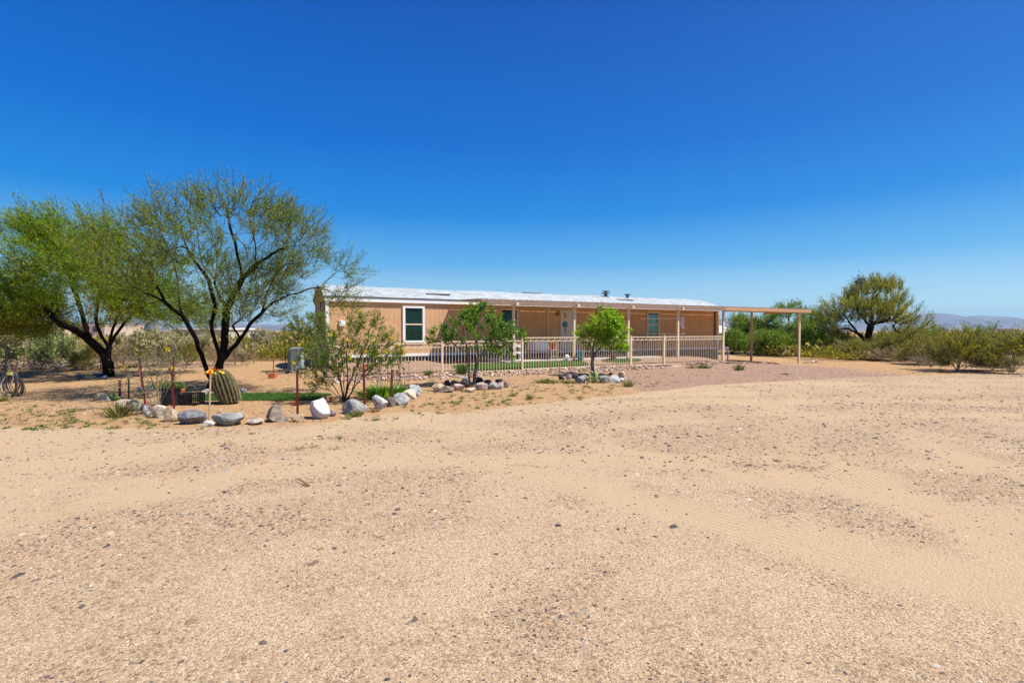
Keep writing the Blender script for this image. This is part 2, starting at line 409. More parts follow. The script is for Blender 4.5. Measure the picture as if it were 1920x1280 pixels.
def ellipse_sheet(name, cx, cy, rx, ry, m, lift, rot=0, n=40, pw=2.0):
    vs = []
    for i in range(n):
        t = 2 * math.pi * i / n; c, s_ = math.cos(t), math.sin(t)
        ex = rx * math.copysign(abs(c) ** (2 / pw), c) * (1 + .03 * math.sin(3 * t)); ey = ry * math.copysign(abs(s_) ** (2 / pw), s_)
        x = cx + ex * math.cos(rot) - ey * math.sin(rot); y = cy + ex * math.sin(rot) + ey * math.cos(rot)
        vs.append((x, y))
    rings = []; V = []; F = []
    for k in range(1, 6):
        for x, y in vs:
            X = cx + (x - cx) * k / 5; Y = cy + (y - cy) * k / 5; V.append((X, Y, float(Z0(X, Y)) + lift))
    V.append((cx, cy, float(Z0(cx, cy)) + lift)); c = len(V) - 1
    for i in range(n):
        F.append((c, i, (i + 1) % n))
        for k in range(4): F.append((k * n + i, (k + 1) * n + i, (k + 1) * n + (i + 1) % n, k * n + (i + 1) % n))
    me = bpy.data.meshes.new(name); me.from_pydata(V, [], F); me.update()
    return link(name, me, m)
def blades(x, y, z, h, wd, tilt=.3):
    n = len(x); pos = np.stack([x, y, z], 1); d = rng.normal(size=(n, 3)) * tilt; d[:, 2] = 1; d /= np.linalg.norm(d, axis=1)[:, None]
    s_ = rv(n); s_[:, 2] = 0; h = np.broadcast_to(h, (n,))[:, None]; wd = np.broadcast_to(wd, (n,))[:, None]
    V = np.stack([pos - s_ * wd, pos + s_ * wd, pos + d * h], 1).reshape(-1, 3)
    return V, np.arange(3 * n).reshape(-1, 3)
M = {}
M['turf'] = mat('turf', (.05, .11, .018), .9, .35, 30, .8, 200, spec=.05)
M['blade'] = leafmat('turf_blade', [(0, (.035, .09, .012)), (.6, (.07, .16, .02)), (1, (.16, .23, .05))], .2)
def turf(cx, cy, rx, ry, rot, n, pw, label, nb):
    o = ellipse_sheet('turf', cx, cy, rx, ry, M['turf'], .014, rot, n, pw)
    tag(o, label, 'turf')
    u = rng.uniform(-1, 1, (nb * 2, 2)); u = u[(np.abs(u) ** pw).sum(1) < .98][:nb]
    ex, ey = u[:, 0] * rx, u[:, 1] * ry
    x = cx + ex * math.cos(rot) - ey * math.sin(rot); y = cy + ex * math.sin(rot) + ey * math.cos(rot)
    V, F = blades(x, y, Z0(x, y) + .012, rng.uniform(.02, .04, len(x)), .006)
    b = link('grass_blades', npmesh('grass_blades', V, F), M['blade'], o); b['kind'] = 'stuff'
a0, a1 = G(372, 744), G(606, 746)
turf((a0[0] + a1[0]) / 2, a0[1] + .02, (a1[0] - a0[0]) / 2, .62, 0, 48, 6, 'strip of green artificial turf lying on the dirt behind the barrel cactus', 9000)
q = HL(7.2, 3.55); turf(q[0], q[1], 3.1, .62, TH, 48, 2.6, 'long rounded patch of green turf in the gravel along the porch slab', 9000)
q = HL(12.35, 3.35); turf(q[0], q[1], 1.1, .33, TH, 40, 2.6, 'small patch of green turf beside the path to the gate', 3000)

# pebbles scattered over the drive
def pebbles():
    n = 190000
    py = 1290 - (1290 - 690) * rng.uniform(0, 1, n) ** 1.1; D = 1.6 * 930 / (py - 620) ; X = rng.uniform(-1.08, 1.08, n) * D
    t = track(X, D); st = stony(X, D)
    keep = (D < 24) & (rng.uniform(0, 1, n) < np.clip(.13 + .55 * st ** 1.2 - .08 * t + .14 * S(D, 4, 6), .05, 1) * np.where(D < 4, .7, 1))
    a, p = ap(X, D); keep &= ~((p < 4.3) & (a > -1) & (a < 18.5))
    X, D, st = X[keep], D[keep], st[keep]; n = len(X)
    sz = np.exp(rng.normal(math.log(.0040), .42, n)) * np.clip(D / 2.8, .85, 3.8)
    sz = np.where(rng.uniform(0, 1, n) < .03, sz * 2.1, sz); sz = np.clip(sz, .0025, .036)
    base = np.array([(1, 0, 0), (.45, .8, .05), (-.5, .85, 0), (-1, -.1, .1), (-.4, -.8, 0), (.55, -.75, .05), (.3, .25, .62), (-.35, -.15, .7)])
    F0 = np.array([(0, 1, 6), (1, 2, 6), (2, 7, 6), (2, 3, 7), (3, 4, 7), (4, 6, 7), (4, 5, 6), (5, 0, 6)])
    J = base[None] * rng.uniform(.75, 1.25, (n, 8, 3)) * np.stack([rng.uniform(.9, 1.5, n), rng.uniform(.7, 1.1, n), rng.uniform(.5, 1.1, n)], 1)[:, None]
    th = rng.uniform(0, 6.28, n); c, s_ = np.cos(th)[:, None], np.sin(th)[:, None]
    x = J[..., 0] * c - J[..., 1] * s_; y = J[..., 0] * s_ + J[..., 1] * c
    V = np.stack([x * sz[:, None] + X[:, None], y * sz[:, None] + D[:, None], J[..., 2] * sz[:, None] + (Z0(X, D) - .008 * t[keep] - .0015)[:, None]], -1)
    F = (F0[None] + 8 * np.arange(n)[:, None, None]).reshape(-1, 3)
    m = leafmat('pebble', [(0, (.045, .04, .045)), (.20, (.09, .075, .07)), (.38, (.17, .11, .075)), (.55, (.27, .175, .11)), (.74, (.37, .26, .16)), (.88, (.45, .33, .21)), (.95, (.40, .21, .10)), (.985, (.22, .24, .26)), (1, (.62, .55, .44))], 0, .8)
    o = link('pebbles', npmesh('pebbles', V, F), m); o['kind'] = 'stuff'
pebbles()

# ================================================================== ROCKS
def rock_mesh(seed, facets=9, noise_=.05, sub=3):
    import bmesh
    r = np.random.default_rng(seed)
    bm = bmesh.new(); bmesh.ops.create_icosphere(bm, subdivisions=sub, radius=1)
    pl = rv(facets, r); dd = r.uniform(.50, .80, facets)
    kk = r.normal(size=(5, 3)) * 3; ph = r.uniform(0, 6, 5)
    for v in bm.verts:
        q = np.array(v.co)
        for nrm, d in zip(pl, dd):
            h = q @ nrm
            if h > d: q = q - nrm * (h - d) * .97
        q = q * (1 + noise_ * np.sin(kk @ q + ph).sum() / 3 + r.normal() * noise_ * .12)
        v.co = q
    co = np.array([v.co[:] for v in bm.verts]); lo, hi = co.min(0), co.max(0)
    for v in bm.verts:
        v.co = Vector((np.array(v.co) - (lo + hi) / 2) / (hi - lo)) + Vector((0, 0, .5))
    me = bpy.data.meshes.new('rock'); bm.to_mesh(me); bm.free(); return me
RC = {'tan': ((.50, .36, .21), (.62, .49, .33)), 'cream': ((.52, .41, .29), (.72, .63, .50)), 'white': ((.60, .56, .50), (.76, .71, .64)), 'blue': ((.32, .33, .32), (.52, .52, .49)),
      'grey': ((.24, .23, .22), (.42, .41, .39)), 'slate': ((.14, .135, .145), (.26, .25, .26)), 'brown': ((.20, .155, .11), (.33, .27, .21)), 'green': ((.28, .28, .20), (.44, .40, .29)),
      'pink': ((.42, .29, .24), (.62, .50, .43)), 'purple': ((.24, .17, .18), (.36, .28, .29)), 'dark': ((.035, .03, .035), (.10, .085, .08)), 'pale': ((.38, .37, .35), (.62, .60, .56))}
RM = {k: mat('rock_' + k, tuple(v * .72 for v in a), .95, .2, 4.5, 1, 12, spec=.1, col2=b) for k, (a, b) in RC.items()}
RM['striped'] = mat('rock_striped', (.15, .145, .14), .95, .2, 3.2, 1, 12, spec=.1, col2=(.42, .41, .39), stretch=(.8, .8, 5))
RM['veined'] = mat('rock_veined', (.36, .35, .34), .95, .2, 3.0, 1, 12, spec=.1, col2=(.70, .68, .64), stretch=(1.2, 1, 6), mid=.42)
rock_pool = [rock_mesh(i, 8 + i % 5, .07 + .02 * (i % 3)) for i in range(12)]
def rock(x0, x1, y0, y1, kind, label, group, name='rock', i=[0]):
    g = G((x0 + x1) / 2, y1 - .12 * (y1 - y0)); D = g[1]; wpx = (x1 - x0) / FPX * D; hpx = (y1 - y0) / FPX * D
    i[0] += 1; me = rock_pool[(i[0] * 5) % 12].copy(); o = link(name, me, RM[kind])
    o.scale = (wpx * 1.10, wpx * .85, hpx * 1.30); o.location = (g[0], g[1] + .1 * wpx, g[2] - hpx * .26)
    o.rotation_euler = (0, 0, rnd.choice((0, math.pi)) + rnd.uniform(-.25, .25))
    me.shade_smooth() if False else None
    tag(o, label, 'rock', group); return o
GA, GB, GC = 'rocks edging the planted bed along the drive', 'rocks ringed round the two-stemmed young tree', 'rocks ringed round the round bright green tree'
ROCKS = [
 (180,201,738,750,'tan','smooth tan rock at the far left end of the bed edging',GA),
 (196,206,744,754,'blue','small bluish rock leaning by the prickly pear pads, next to the leftmost tan rock',GA),
 (218,234,750,762,'cream','cream rock half hidden behind the yellow-green weed tuft',GA),
 (235,248,750,761,'pink','pinkish white rock between the weed tuft and the upright greenish rock',GA),
 (245,265,750,773,'green','upright greenish grey rock, taller than wide, beside the broken clay pot',GA),
 (262,284,760,776,'pale','grey and white rounded rock just right of the upright greenish one',GA),
 (271,283,771,782,'blue','small pale blue stone in front of the grey and white rounded rock',GA),
 (284,312,762,785,'cream','broad cream rock with a brown left face below the black plant pot',GA),
 (306,334,766,793,'tan','tall blocky tan rock left of the dark blue-grey boulder',GA),
 (335,380,771,797,'slate','large dark blue-grey boulder, the darkest of the bed edging',GA),
 (380,399,790,800,'white','small flat white stone at the foot of the orange-tipped stake',GA),
 (399,458,776,798,'striped','long low grey striped rock in front of the barrel cactus',GA),
 (460,493,785,796,'pink','low pinkish stone with a weed in front, between the striped and brown boulders',GA),
 (494,536,764,793,'brown','round grey-brown boulder standing alone in front of the turf strip',GA),
 (545,568,778,791,'tan','small tan block at the foot of the middle rusty stake',GA),
 (577,618,752,788,'veined','big angular white rock with grey veins, brightest in the row',GA),
 (616,630,770,781,'purple','small purple stone tucked right of the big white rock',GA),
 (640,685,752,778,'grey','wide blocky grey rock below the flowering shrub',GA),
 (698,725,744,768,'pale','pale grey wedge-shaped rock, wider on top, below the dry flower stalks',GA),
 (724,741,746,764,'brown','small brown-grey rock squeezed between two pale boulders',GA),
 (736,765,739,761,'blue','pale blue-grey sloping rock right of the small brown one',GA),
 (759,769,745,753,'tan','little orange-tan stone at the foot of the pale sloping rock',GA),
 (754,780,732,750,'cream','cream and brown double rock near the right end of the bed edging',GA),
 (764,788,724,744,'blue','rounded grey rock at the right end of the bed edging',GA),
 (810,831,719,735,'tan','yellowish tan rock at the left end of the ring round the two-stemmed tree',GB),
 (823,850,725,736,'brown','blocky brown-grey rock at the front left of the tree ring',GB),
 (851,871,721,733,'pink','pinkish brown rock left of the twin trunks',GB),
 (833,845,713,725,'dark','dark rock behind the blocky brown-grey one at the left of the tree ring',GB),
 (846,862,714,726,'dark','dark purplish rock behind the pinkish brown rock',GB),
 (862,880,712,728,'dark','largest dark rock, right against the left trunk of the two-stemmed tree',GB),
 (870,892,728,735,'cream','flat cream stone in front of the twin trunks',GB),
 (891,914,719,732,'pink','pinkish white cracked rock just right of the twin trunks',GB),
 (889,906,709,721,'dark','dark rock behind the pinkish white cracked rock',GB),
 (908,921,713,723,'dark','black lichen-covered rock behind the blue-grey rock of the tree ring',GB),
 (915,934,718,731,'grey','blue-grey rock in the right half of the two-stemmed tree ring',GB),
 (929,943,711,719,'dark','dark rock perched behind the upright pale pink stone',GB),
 (932,944,718,731,'pink','upright pale pink stone right of the blue-grey rock',GB),
 (942,954,717,727,'brown','brown stone at the right end of the ring round the two-stemmed tree',GB),
 (866,880,707,714,'blue','pale blue-grey stone behind the twin trunks',GB),
 (1048,1058,704,713,'dark','small dark stone at the left end of the round tree\'s ring',GC),
 (1060,1072,703,712,'purple','purplish pink stone left of the black boulder',GC),
 (1068,1084,699,711,'dark','black boulder left of the round tree\'s trunk',GC),
 (1078,1101,705,719,'grey','large grey rock left of the prickly pear',GC),
 (1123,1142,706,719,'grey','grey rock just right of the prickly pear',GC),
 (1143,1162,705,719,'pale','white and grey rock in the right half of the round tree\'s ring',GC),
 (1160,1171,709,717,'white','small white rock beside the white and grey one',GC),
 (1121,1135,700,706,'dark','dark rock behind the grey rock right of the prickly pear',GC),
 (1159,1172,697,710,'tan','upright tan rock at the right of the round tree\'s ring',GC),
 (1169,1176,708,714,'white','tiny white stone at the right end of the round tree\'s ring',GC),
 (1140,1150,699,705,'dark','small dark rock behind the white and grey one',GC),
 (145,153,702,710,'slate','round dark grey stone left of the leafy left tree\'s trunk','stones at the foot of the left tree'),
 (152,159,704,710,'grey','small grey stone touching the round dark grey stone','stones at the foot of the left tree'),
 (167,178,705,711,'tan','flat tan stone at the foot of the left tree','stones at the foot of the left tree'),
 (190,201,704,711,'pale','pale stone against the left tree\'s trunk','stones at the foot of the left tree'),
 (372,391,731,743,'pink','pinkish grey rock beside the trunk of the big sparse tree','rocks behind the turf strip'),
 (450,462,729,738,'pale','pale rock at the back edge of the turf right of the barrel cactus','rocks behind the turf strip'),
 (278,290,722,734,'slate','grey rock behind the bare shrub','rocks behind the bare shrub'),
 (258,272,725,734,'pale','pale grey rock behind the bare shrub, left of the darker one','rocks behind the bare shrub'),
]
for r_ in ROCKS: rock(*r_)
# rubble strip in front of the fence, too many stones to count
def rubble(name, a0, a1, p0, p1, n, smin, smax, seed, kinds=('cream', 'pink', 'pale', 'tan')):
    r = np.random.default_rng(seed); base = rock_mesh(90 + seed, 7, .03, 1); bv = np.zeros(len(base.vertices) * 3); base.vertices.foreach_get('co', bv); bv = bv.reshape(-1, 3)
    bf = np.array([p.vertices[:] for p in base.polygons]); Vs = []; Fs = []
    a = r.uniform(a0, a1, n); p = r.uniform(p0, p1, n) ; sz = r.uniform(smin, smax, n) * np.where(r.uniform(0, 1, n) < .15, 1.5, 1)
    q = HO[None] + a[:, None] * U + p[:, None] * N; th = r.uniform(0, 6.28, n)
    for i in range(n):
        v = (bv * (1 + r.normal(size=bv.shape) * .09) - (0, 0, .2)) * (sz[i] * r.uniform(.8, 1.5), sz[i], sz[i] * r.uniform(.35, .7)); c, s_ = math.cos(th[i]), math.sin(th[i])
        v = np.stack([v[:, 0] * c - v[:, 1] * s_, v[:, 0] * s_ + v[:, 1] * c, v[:, 2]], 1) + (q[i, 0], q[i, 1], float(Z0(q[i, 0], q[i, 1])))
        Vs.append(v); Fs.append(bf + i * len(bv))
    o = link(name, npmesh(name, np.concatenate(Vs), np.concatenate(Fs)), M['rubble']); o['kind'] = 'stuff'; return o
M['rubble'] = leafmat('rubble', [(0, (.15, .09, .07)), (.25, (.27, .155, .11)), (.5, (.37, .24, .17)), (.75, (.46, .33, .24)), (.92, (.60, .49, .39)), (1, (.30, .28, .27))], 0, .9)
tag(rubble('rubble', -.6, 13.0, 4.42, 5.5, 1500, .035, .12, 1), 'strip of pale broken rubble along the foot of the railing fence', 'rubble')
tag(rubble('rubble', 14.9, 21.3, 4.4, 5.0, 260, .04, .14, 2), 'low rubble edging between fence end and the pink gravel', 'rubble')
tag(rubble('rubble', 25.9, 27.6, 2.9, 3.5, 26, .09, .2, 3), 'little heap of pale stones beside the outer carport post', 'rubble')
tag(rubble('rubble', -1.6, .6, -.4, 1.9, 110, .04, .12, 4), 'loose pale stones round the foot of the electric pedestal', 'rubble')

# ================================================================== HOUSE
M['siding'] = mat('siding', (.64, .385, .20), .85, .08, 1.5, .25, 60, spec=.15)
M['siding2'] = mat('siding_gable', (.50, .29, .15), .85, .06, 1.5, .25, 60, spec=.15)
M['white'] = mat('white_paint', (.86, .86, .85), .55, .04, 6)
M['cream'] = mat('cream_paint', (.74, .58, .41), .5, .05, 12)
M['taupe'] = mat('taupe_paint', (.46, .31, .22), .55, .06, 8)
M['skirt'] = mat('skirting', (.10, .10, .12), .8, .25, 3)
M['concrete'] = mat('concrete', (.52, .47, .40), .9, .12, 5, .4)
M['glass'] = mat('window_glass', (.015, .025, .03), .04, spec=.9)
M['green'] = mat('green_curtain', (.035, .22, .14), .9, .5, 9, stretch=(6, 6, .3))
M['beige'] = mat('beige_curtain', (.80, .72, .50), .9, .2, 9, stretch=(6, 6, .3))
M['black'] = mat('black_plastic', (.015, .016, .018), .45, .2, 10)
M['steel'] = mat('galvanised', (.42, .46, .48), .35, .12, 5, metal=.6)
M['rust'] = mat('rusty_steel', (.20, .055, .035), .8, .25, 30)
M['terra'] = mat('terracotta', (.50, .15, .06), .85, .2, 12)
M['wood'] = mat('bleached_wood', (.42, .31, .20), .85, .15, 20, stretch=(1, 1, .1))
def shingle_mat():
    m = bpy.data.materials.new('shingles'); m.use_nodes = True; n = m.node_tree.nodes; L = m.node_tree.links; b = n['Principled BSDF']; b.inputs['Roughness'].default_value = .9
    tc = n.new('ShaderNodeTexCoord'); br = n.new('ShaderNodeTexBrick'); mp = n.new('ShaderNodeMapping'); L.new(tc.outputs['Object'], mp.inputs[0]); L.new(mp.outputs[0], br.inputs['Vector'])
    br.inputs['Scale'].default_value = 1; br.inputs['Brick Width'].default_value = .30; br.inputs['Row Height'].default_value = .14; br.inputs['Mortar Size'].default_value = .012
    br.inputs['Color1'].default_value = (.45, .48, .49, 1); br.inputs['Color2'].default_value = (.24, .28, .29, 1); br.inputs['Mortar'].default_value = (.20, .21, .22, 1)
    ns = n.new('ShaderNodeTexNoise'); ns.inputs['Scale'].default_value = 2.5; ns.inputs['Detail'].default_value = 7; L.new(tc.outputs['Object'], ns.inputs[0])
    mx = n.new('ShaderNodeMix'); mx.data_type = 'RGBA'; mx.blend_type = 'MIX'
    rr = n.new('ShaderNodeMapRange'); rr.inputs[1].default_value = .35; rr.inputs[2].default_value = .7; rr.inputs[4].default_value = .35; L.new(ns.outputs[0], rr.inputs[0]); L.new(rr.outputs[0], mx.inputs[0])
    L.new(br.outputs[0], mx.inputs[6]); mx.inputs[7].default_value = (.40, .42, .42, 1); L.new(mx.outputs[2], b.inputs['Base Color'])
    bp = n.new('ShaderNodeBump'); bp.inputs['Strength'].default_value = .6; bp.inputs['Distance'].default_value = .01; L.new(br.outputs['Fac'], bp.inputs['Height']); bp.invert = True; L.new(bp.outputs[0], b.inputs['Normal'])
    return m
M['shingle'] = shingle_mat()
HLn, HW, WB, WT, ZR = 22.6, 4.3, .62, 2.96, 3.56
house = thing('mobile_home', 'long tan mobile home with pale shingle roof behind the railing fence', 'house', HO, TH)
def siding_panel(x0, x1, z0, z1, y, d=1, axis='x', gap=.2):
    mb = MB(); xs = [x0]; x = x0 + .1
    pr = []
    pr.append((x0, 0))
    while x < x1 - .03:
        pr += [(x - .005, 0), (x - .003, .006), (x + .003, .006), (x + .005, 0)]; x += gap
    pr.append((x1, 0)); vs = []
    for px_, dp in pr: vs += [(px_, y + dp, z0), (px_, y + dp, z1)]
    fs = [(2 * i, 2 * i + 2, 2 * i + 3, 2 * i + 1) for i in range(len(pr) - 1)]
    return mb.add(vs, fs)
M['core'] = M['siding']
MB().box(.01, HLn - .01, .03, HW - .01, WB - .05, WT).build('wall_core', M['siding'], house)
x = 0.0
while x < HLn - .01:
    x1 = min(HLn, x + 1.22)
    siding_panel(x + .0015, x1 - .0015, WB, 2.80, .0).build('siding_panel', M['siding'], house); x = x1
# gable ends
for xx, nm in ((0, 'gable_wall'), (HLn, 'gable_wall')):
    s_ = -1 if xx == 0 else 1; ar = []
    for i in range(13):
        t = i / 12; ar.append((t * HW, WT - .02 + (ZR - WT) * (1 - abs(2 * t - 1) ** 1.5)))
    mb = MB(); vs = [(xx, 0, WB)] + [(xx, yy, zz) for yy, zz in ar] + [(xx, HW, WB)]
    vs2 = [(xx - s_ * .02, b_, c_) for a_, b_, c_ in vs]; n_ = len(vs)
    f = tuple(range(n_)); mb.add(vs + vs2, [f if s_ < 0 else f[::-1], tuple(n_ + i for i in (f[::-1] if s_ < 0 else f))])
    mb.build(nm, M['siding2'], house)
# bowed shingle roof
rf = MB(); prof = []
for i in range(13):
    t = i / 12; prof.append((-.098 + t * (HW + .196), WT + .06 + (ZR - WT) * (1 - abs(2 * t - 1) ** 1.5)))
vs = []; nx = 24
for k in range(nx + 1):
    xx = -.10 + (HLn + .2) * k / nx; sg = .018 * math.sin(k * 1.7) + .012 * math.sin(k * .9)
    for yy, zz in prof: vs.append((xx, yy, zz + sg * (1 if 0 < k < nx else 0)))
n_ = len(prof); fs = [(k * n_ + i, (k + 1) * n_ + i, (k + 1) * n_ + i + 1, k * n_ + i + 1) for k in range(nx) for i in range(n_ - 1)]
vs2 = [(a_, b_, c_ - .05) for a_, b_, c_ in vs]; o_ = len(vs)
fs2 = [tuple(o_ + i for i in f[::-1]) for f in fs]
e1 = [(i, i + 1, o_ + i + 1, o_ + i) for i in range(n_ - 1)]; e2 = [(nx * n_ + i + 1, nx * n_ + i, o_ + nx * n_ + i, o_ + nx * n_ + i + 1) for i in range(n_ - 1)]
e3 = [((k + 1) * n_, k * n_, o_ + k * n_, o_ + (k + 1) * n_) for k in range(nx)]; e4 = [(k * n_ + n_ - 1, (k + 1) * n_ + n_ - 1, o_ + (k + 1) * n_ + n_ - 1, o_ + k * n_ + n_ - 1) for k in range(nx)]
rf.add(vs + vs2, fs + fs2 + e1 + e2 + e3 + e4); roof = rf.build('roof', M['shingle'], house)
dk = mat('dark_drip_edge', (.10, .09, .08), .7)
MB().box(-.08, HLn + .08, -.108, -.0985, WT + .0, WT + .045).build('drip_edge', dk, house)
MB().box(-.05, HLn + .03, -.09, -.012, 2.80, 2.985).build('fascia', M['white'], house)
MB().box(-.05, -.012, -.012, HW, 2.84, 2.95).build('gable_trim', M['siding2'], house)
for x0, x1 in ((-.02, .10), (HLn - .10, HLn + .02)): MB().box(x0, x1, -.028, .0 - .003, WB, 2.795).build('corner_trim', M['white'], house)
MB().box(-.03, -.003, -.02, .09, WB, 2.795).build('corner_trim', M['white'], house)
MB().box(-.02, HLn + .02, -.03, HW + .02, .50, .615).build('base_trim', M['white'], house)
MB().box(.04, HLn - .04, .05, HW - .05, -.25, .495).build('skirting', M['skirt'], house)
for i in range(16):
    x = .3 + i * .42
    MB().box(x, x + .03, .0, .045, .24, .35).build('skirting_peg', M['white'], house)
def window(x0, x1, z0, z1, cur, vis):
    f = MB(); w_ = .085
    for b_ in ((x0, x0 + w_, z0, z1), (x1 - w_, x1, z0, z1), (x0 + w_, x1 - w_, z1 - w_, z1), (x0 + w_, x1 - w_, z0, z0 + w_)): f.box(b_[0], b_[1], -.06, -.004, b_[2], b_[3])
    fr = f.build('window', vis, house); s_ = MB(); zm = (z0 + z1) / 2
    s_.box(x0 + w_, x1 - w_, -.045, -.012, zm - .03, zm + .03)
    for a_, b_ in ((x0 + w_, x0 + w_ + .03), (x1 - w_ - .03, x1 - w_)):
        s_.box(a_, b_, -.04, -.012, z0 + w_, zm - .03); s_.box(a_, b_, -.04, -.012, zm + .03, z1 - w_)
    s_.build('sash', M['cream'], fr)
    g = mat('clear_pane', (.9, .95, .95), .02); nb = g.node_tree; tr = nb.nodes.new('ShaderNodeBsdfTransparent'); tr.inputs[0].default_value = (.55, .66, .66, 1)
    gl = nb.nodes.new('ShaderNodeBsdfGlossy'); gl.inputs['Roughness'].default_value = .02; fn = nb.nodes.new('ShaderNodeFresnel'); fn.inputs[0].default_value = 1.6; mx = nb.nodes.new('ShaderNodeMixShader')
    ml = nb.nodes.new('ShaderNodeMath'); ml.operation = 'MULTIPLY'; ml.inputs[1].default_value = .4; nb.links.new(fn.outputs[0], ml.inputs[0]); nb.links.new(ml.outputs[0], mx.inputs[0])
    nb.links.new(tr.outputs[0], mx.inputs[1]); nb.links.new(gl.outputs[0], mx.inputs[2]); nb.links.new(mx.outputs[0], nb.nodes['Material Output'].inputs[0])
    for a_, b_ in ((z0 + w_, zm - .03), (zm + .03, z1 - w_)): MB().box(x0 + w_ + .03, x1 - w_ - .03, -.03, -.026, a_, b_).build('pane', g, fr)
    # curtain folds just behind the pane
    xs = np.linspace(x0 + w_ + .03, x1 - w_ - .03, 40); vs = []; zt = z1 - w_
    for k, xx in enumerate(xs):
        t = (k / 39 - .5) * 2; dz = .16 * (1 - t * t) if cur == 'green' else 0
        yy = -.018 + .006 * math.sin(k * 1.3); vs += [(xx, yy, z0 + w_), (xx, yy, zt - dz)]
    cu = MB().add(vs, [(2 * k, 2 * k + 2, 2 * k + 3, 2 * k + 1) for k in range(39) if not (cur == 'beige' and k > 28)])
    cu.build('curtain', M['green'] if cur == 'green' else M['beige'], fr)
    MB().box(x0 + w_, x1 - w_, -.010, -.005, z0 + w_, z1 - w_).build('dark_interior', M['black'], fr)
window(3.11, 4.08, 1.09, 2.67, 'green', M['white'])
window(7.73, 8.76, 1.15, 2.66, 'green', M['cream'])
window(16.84, 17.79, 1.20, 2.66, 'beige', M['cream'])
M['door'] = mat('door_paint', (.72, .64, .56), .6, .05, 5)
dr = MB().box(11.14, 11.22, -.05, -.004, .64, 2.66).box(12.04, 12.12, -.05, -.004, .64, 2.66).box(11.22, 12.04, -.05, -.004, 2.58, 2.66).build('door_frame', M['cream'], house)
db = MB(); xx = 11.22
while xx < 12.03: db.box(xx + .003, min(12.04, xx + .10) - .003, -.035, -.006, .64, 2.58); xx += .1025
db.box(11.22, 12.04, -.025, -.005, .64, 2.58); d_ = db.build('door', M['door'], house)
MB().lathe([(0, 0), (.12, 0), (.15, .02), (.12, .04), (0, .04)], 20).build('wreath', mat('dark_blue_wreath', (.05, .07, .10), .6), d_)
wr = d_.children[0]; wr.rotation_euler = (R(90), 0, 0); wr.location = (11.42, -.036, 1.92)
c_ = MB().lathe([(0, .041), (.095, .041), (.095, .055), (0, .055)], 18).build('wreath_centre', mat('bright_blue_disc', (.03, .35, .62), .5), d_); c_.rotation_euler = (R(90), 0, 0); c_.location = (11.42, -.036, 1.92)
for zz in (1.70, 1.58):
    k = MB().lathe([(0, 0), (.035, 0), (.035, .05), (0, .06)], 12).build('door_knob', M['black'], d_); k.rotation_euler = (R(90), 0, 0); k.location = (11.42, -.036, zz)
MB().box(11.38, 11.50, -.05, -.037, 2.28, 2.5).build('door_sign', M['taupe'], d_)
lm = MB().lathe([(0, 0), (.05, .0), (.07, .04), (.07, .16), (.03, .2), (0, .2)], 10).build('porch_light', mat('lamp_bronze', (.18, .12, .08), .5), house); lm.location = (10.95, -.09, 2.36)
MB().box(10.38, 10.44, -.06, -.012, .64, 2.72).build('downspout', M['cream'], house)
MB().box(22.2, 22.28, -.07, -.012, .64, 2.72).build('downspout', dk, house)
MB().box(.50, .72, -.08, -.012, 1.80, 2.02).build('outlet_box', M['white'], house)
MB().box(-.05, -.026, 1.75, 2.15, 2.25, 2.95).build('gable_vent', mat('vent_grey', (.30, .32, .33), .7), house)
MB().tube([(5.55, -.1, .64), (5.55, -.1, .95)], .06, 8).build('vent_pipe', M['white'], house)
# things on the roof
def zroof(y): t = (y + .12) / (HW + .24); return WT + .06 + (ZR - WT) * (1 - abs(2 * t - 1) ** 1.5)
def on_roof(name, mb, x, y, m): o = mb.build(name, m, house); o.location = (x, y, zroof(y) - .02); return o
on_roof('plumbing_vent', MB().tube([(0, 0, 0), (0, 0, .26)], .035, 8), .95, .9, M['black'])
on_roof('roof_vent', MB().box(-.14, .14, -.14, .14, 0, .06).tube([(0, 0, .05), (0, 0, .20)], .10, 10).box(-.16, .16, -.16, .16, .20, .26).tube([(0, 0, .25), (0, 0, .33)], .09, 10).box(-.16, .16, -.16, .16, .33, .37), 15.1, 1.4, mat('vent_metal', (.09, .12, .14), .5, metal=.3))
on_roof('roof_vent', MB().tube([(0, 0, 0), (0, 0, .18)], .075, 10).box(-.13, .13, -.11, .11, .17, .23), 16.75, 1.5, mat('vent_metal_b', (.05, .07, .08), .5))
for x, y in ((4.9, .55), (10.6, 1.9), (15.9, .75)): on_roof('ridge_flashing', MB().box(-.55, .55, -.12, .12, .0, .05), x, y, mat('flashing', (.16, .16, .16), .7))
# ---------------------------------------------------------------- porch slab, cover, carport
slab = MB().box(6.6, 15.2, -3.0, -.03, .10, .345).build('porch_slab', M['concrete']); slab.location = tuple(HO); slab.rotation_euler = (0, 0, TH); tag(slab, 'raised concrete porch slab under the metal patio cover', 'slab')
pc = thing('patio_cover', 'flat tan metal patio and carport cover on square posts along the home', 'patio cover', HO, TH)
PA0, PA1 = 5.4, 26.5
def zc(p): return 2.93 - .035 * p            # cover slopes gently down to the front
pan = MB(); y0, y1 = -3.22, -.15
w_ = .30
def yz(y): return zc(-y)
pan.add([(0, y0, yz(y0)), (w_, y0, yz(y0)), (w_, y1, yz(y1)), (0, y1, yz(y1)), (0, y0, yz(y0) + .012), (w_, y0, yz(y0) + .012), (w_, y1, yz(y1) + .012), (0, y1, yz(y1) + .012)], BOXF)
pan.add([(0, y0, yz(y0) + .013), (.03, y0, yz(y0) + .013), (.03, y1, yz(y1) + .013), (0, y1, yz(y1) + .013), (.005, y0, yz(y0) + .06), (.025, y0, yz(y0) + .06), (.025, y1, yz(y1) + .06), (.005, y1, yz(y1) + .06)], BOXF)
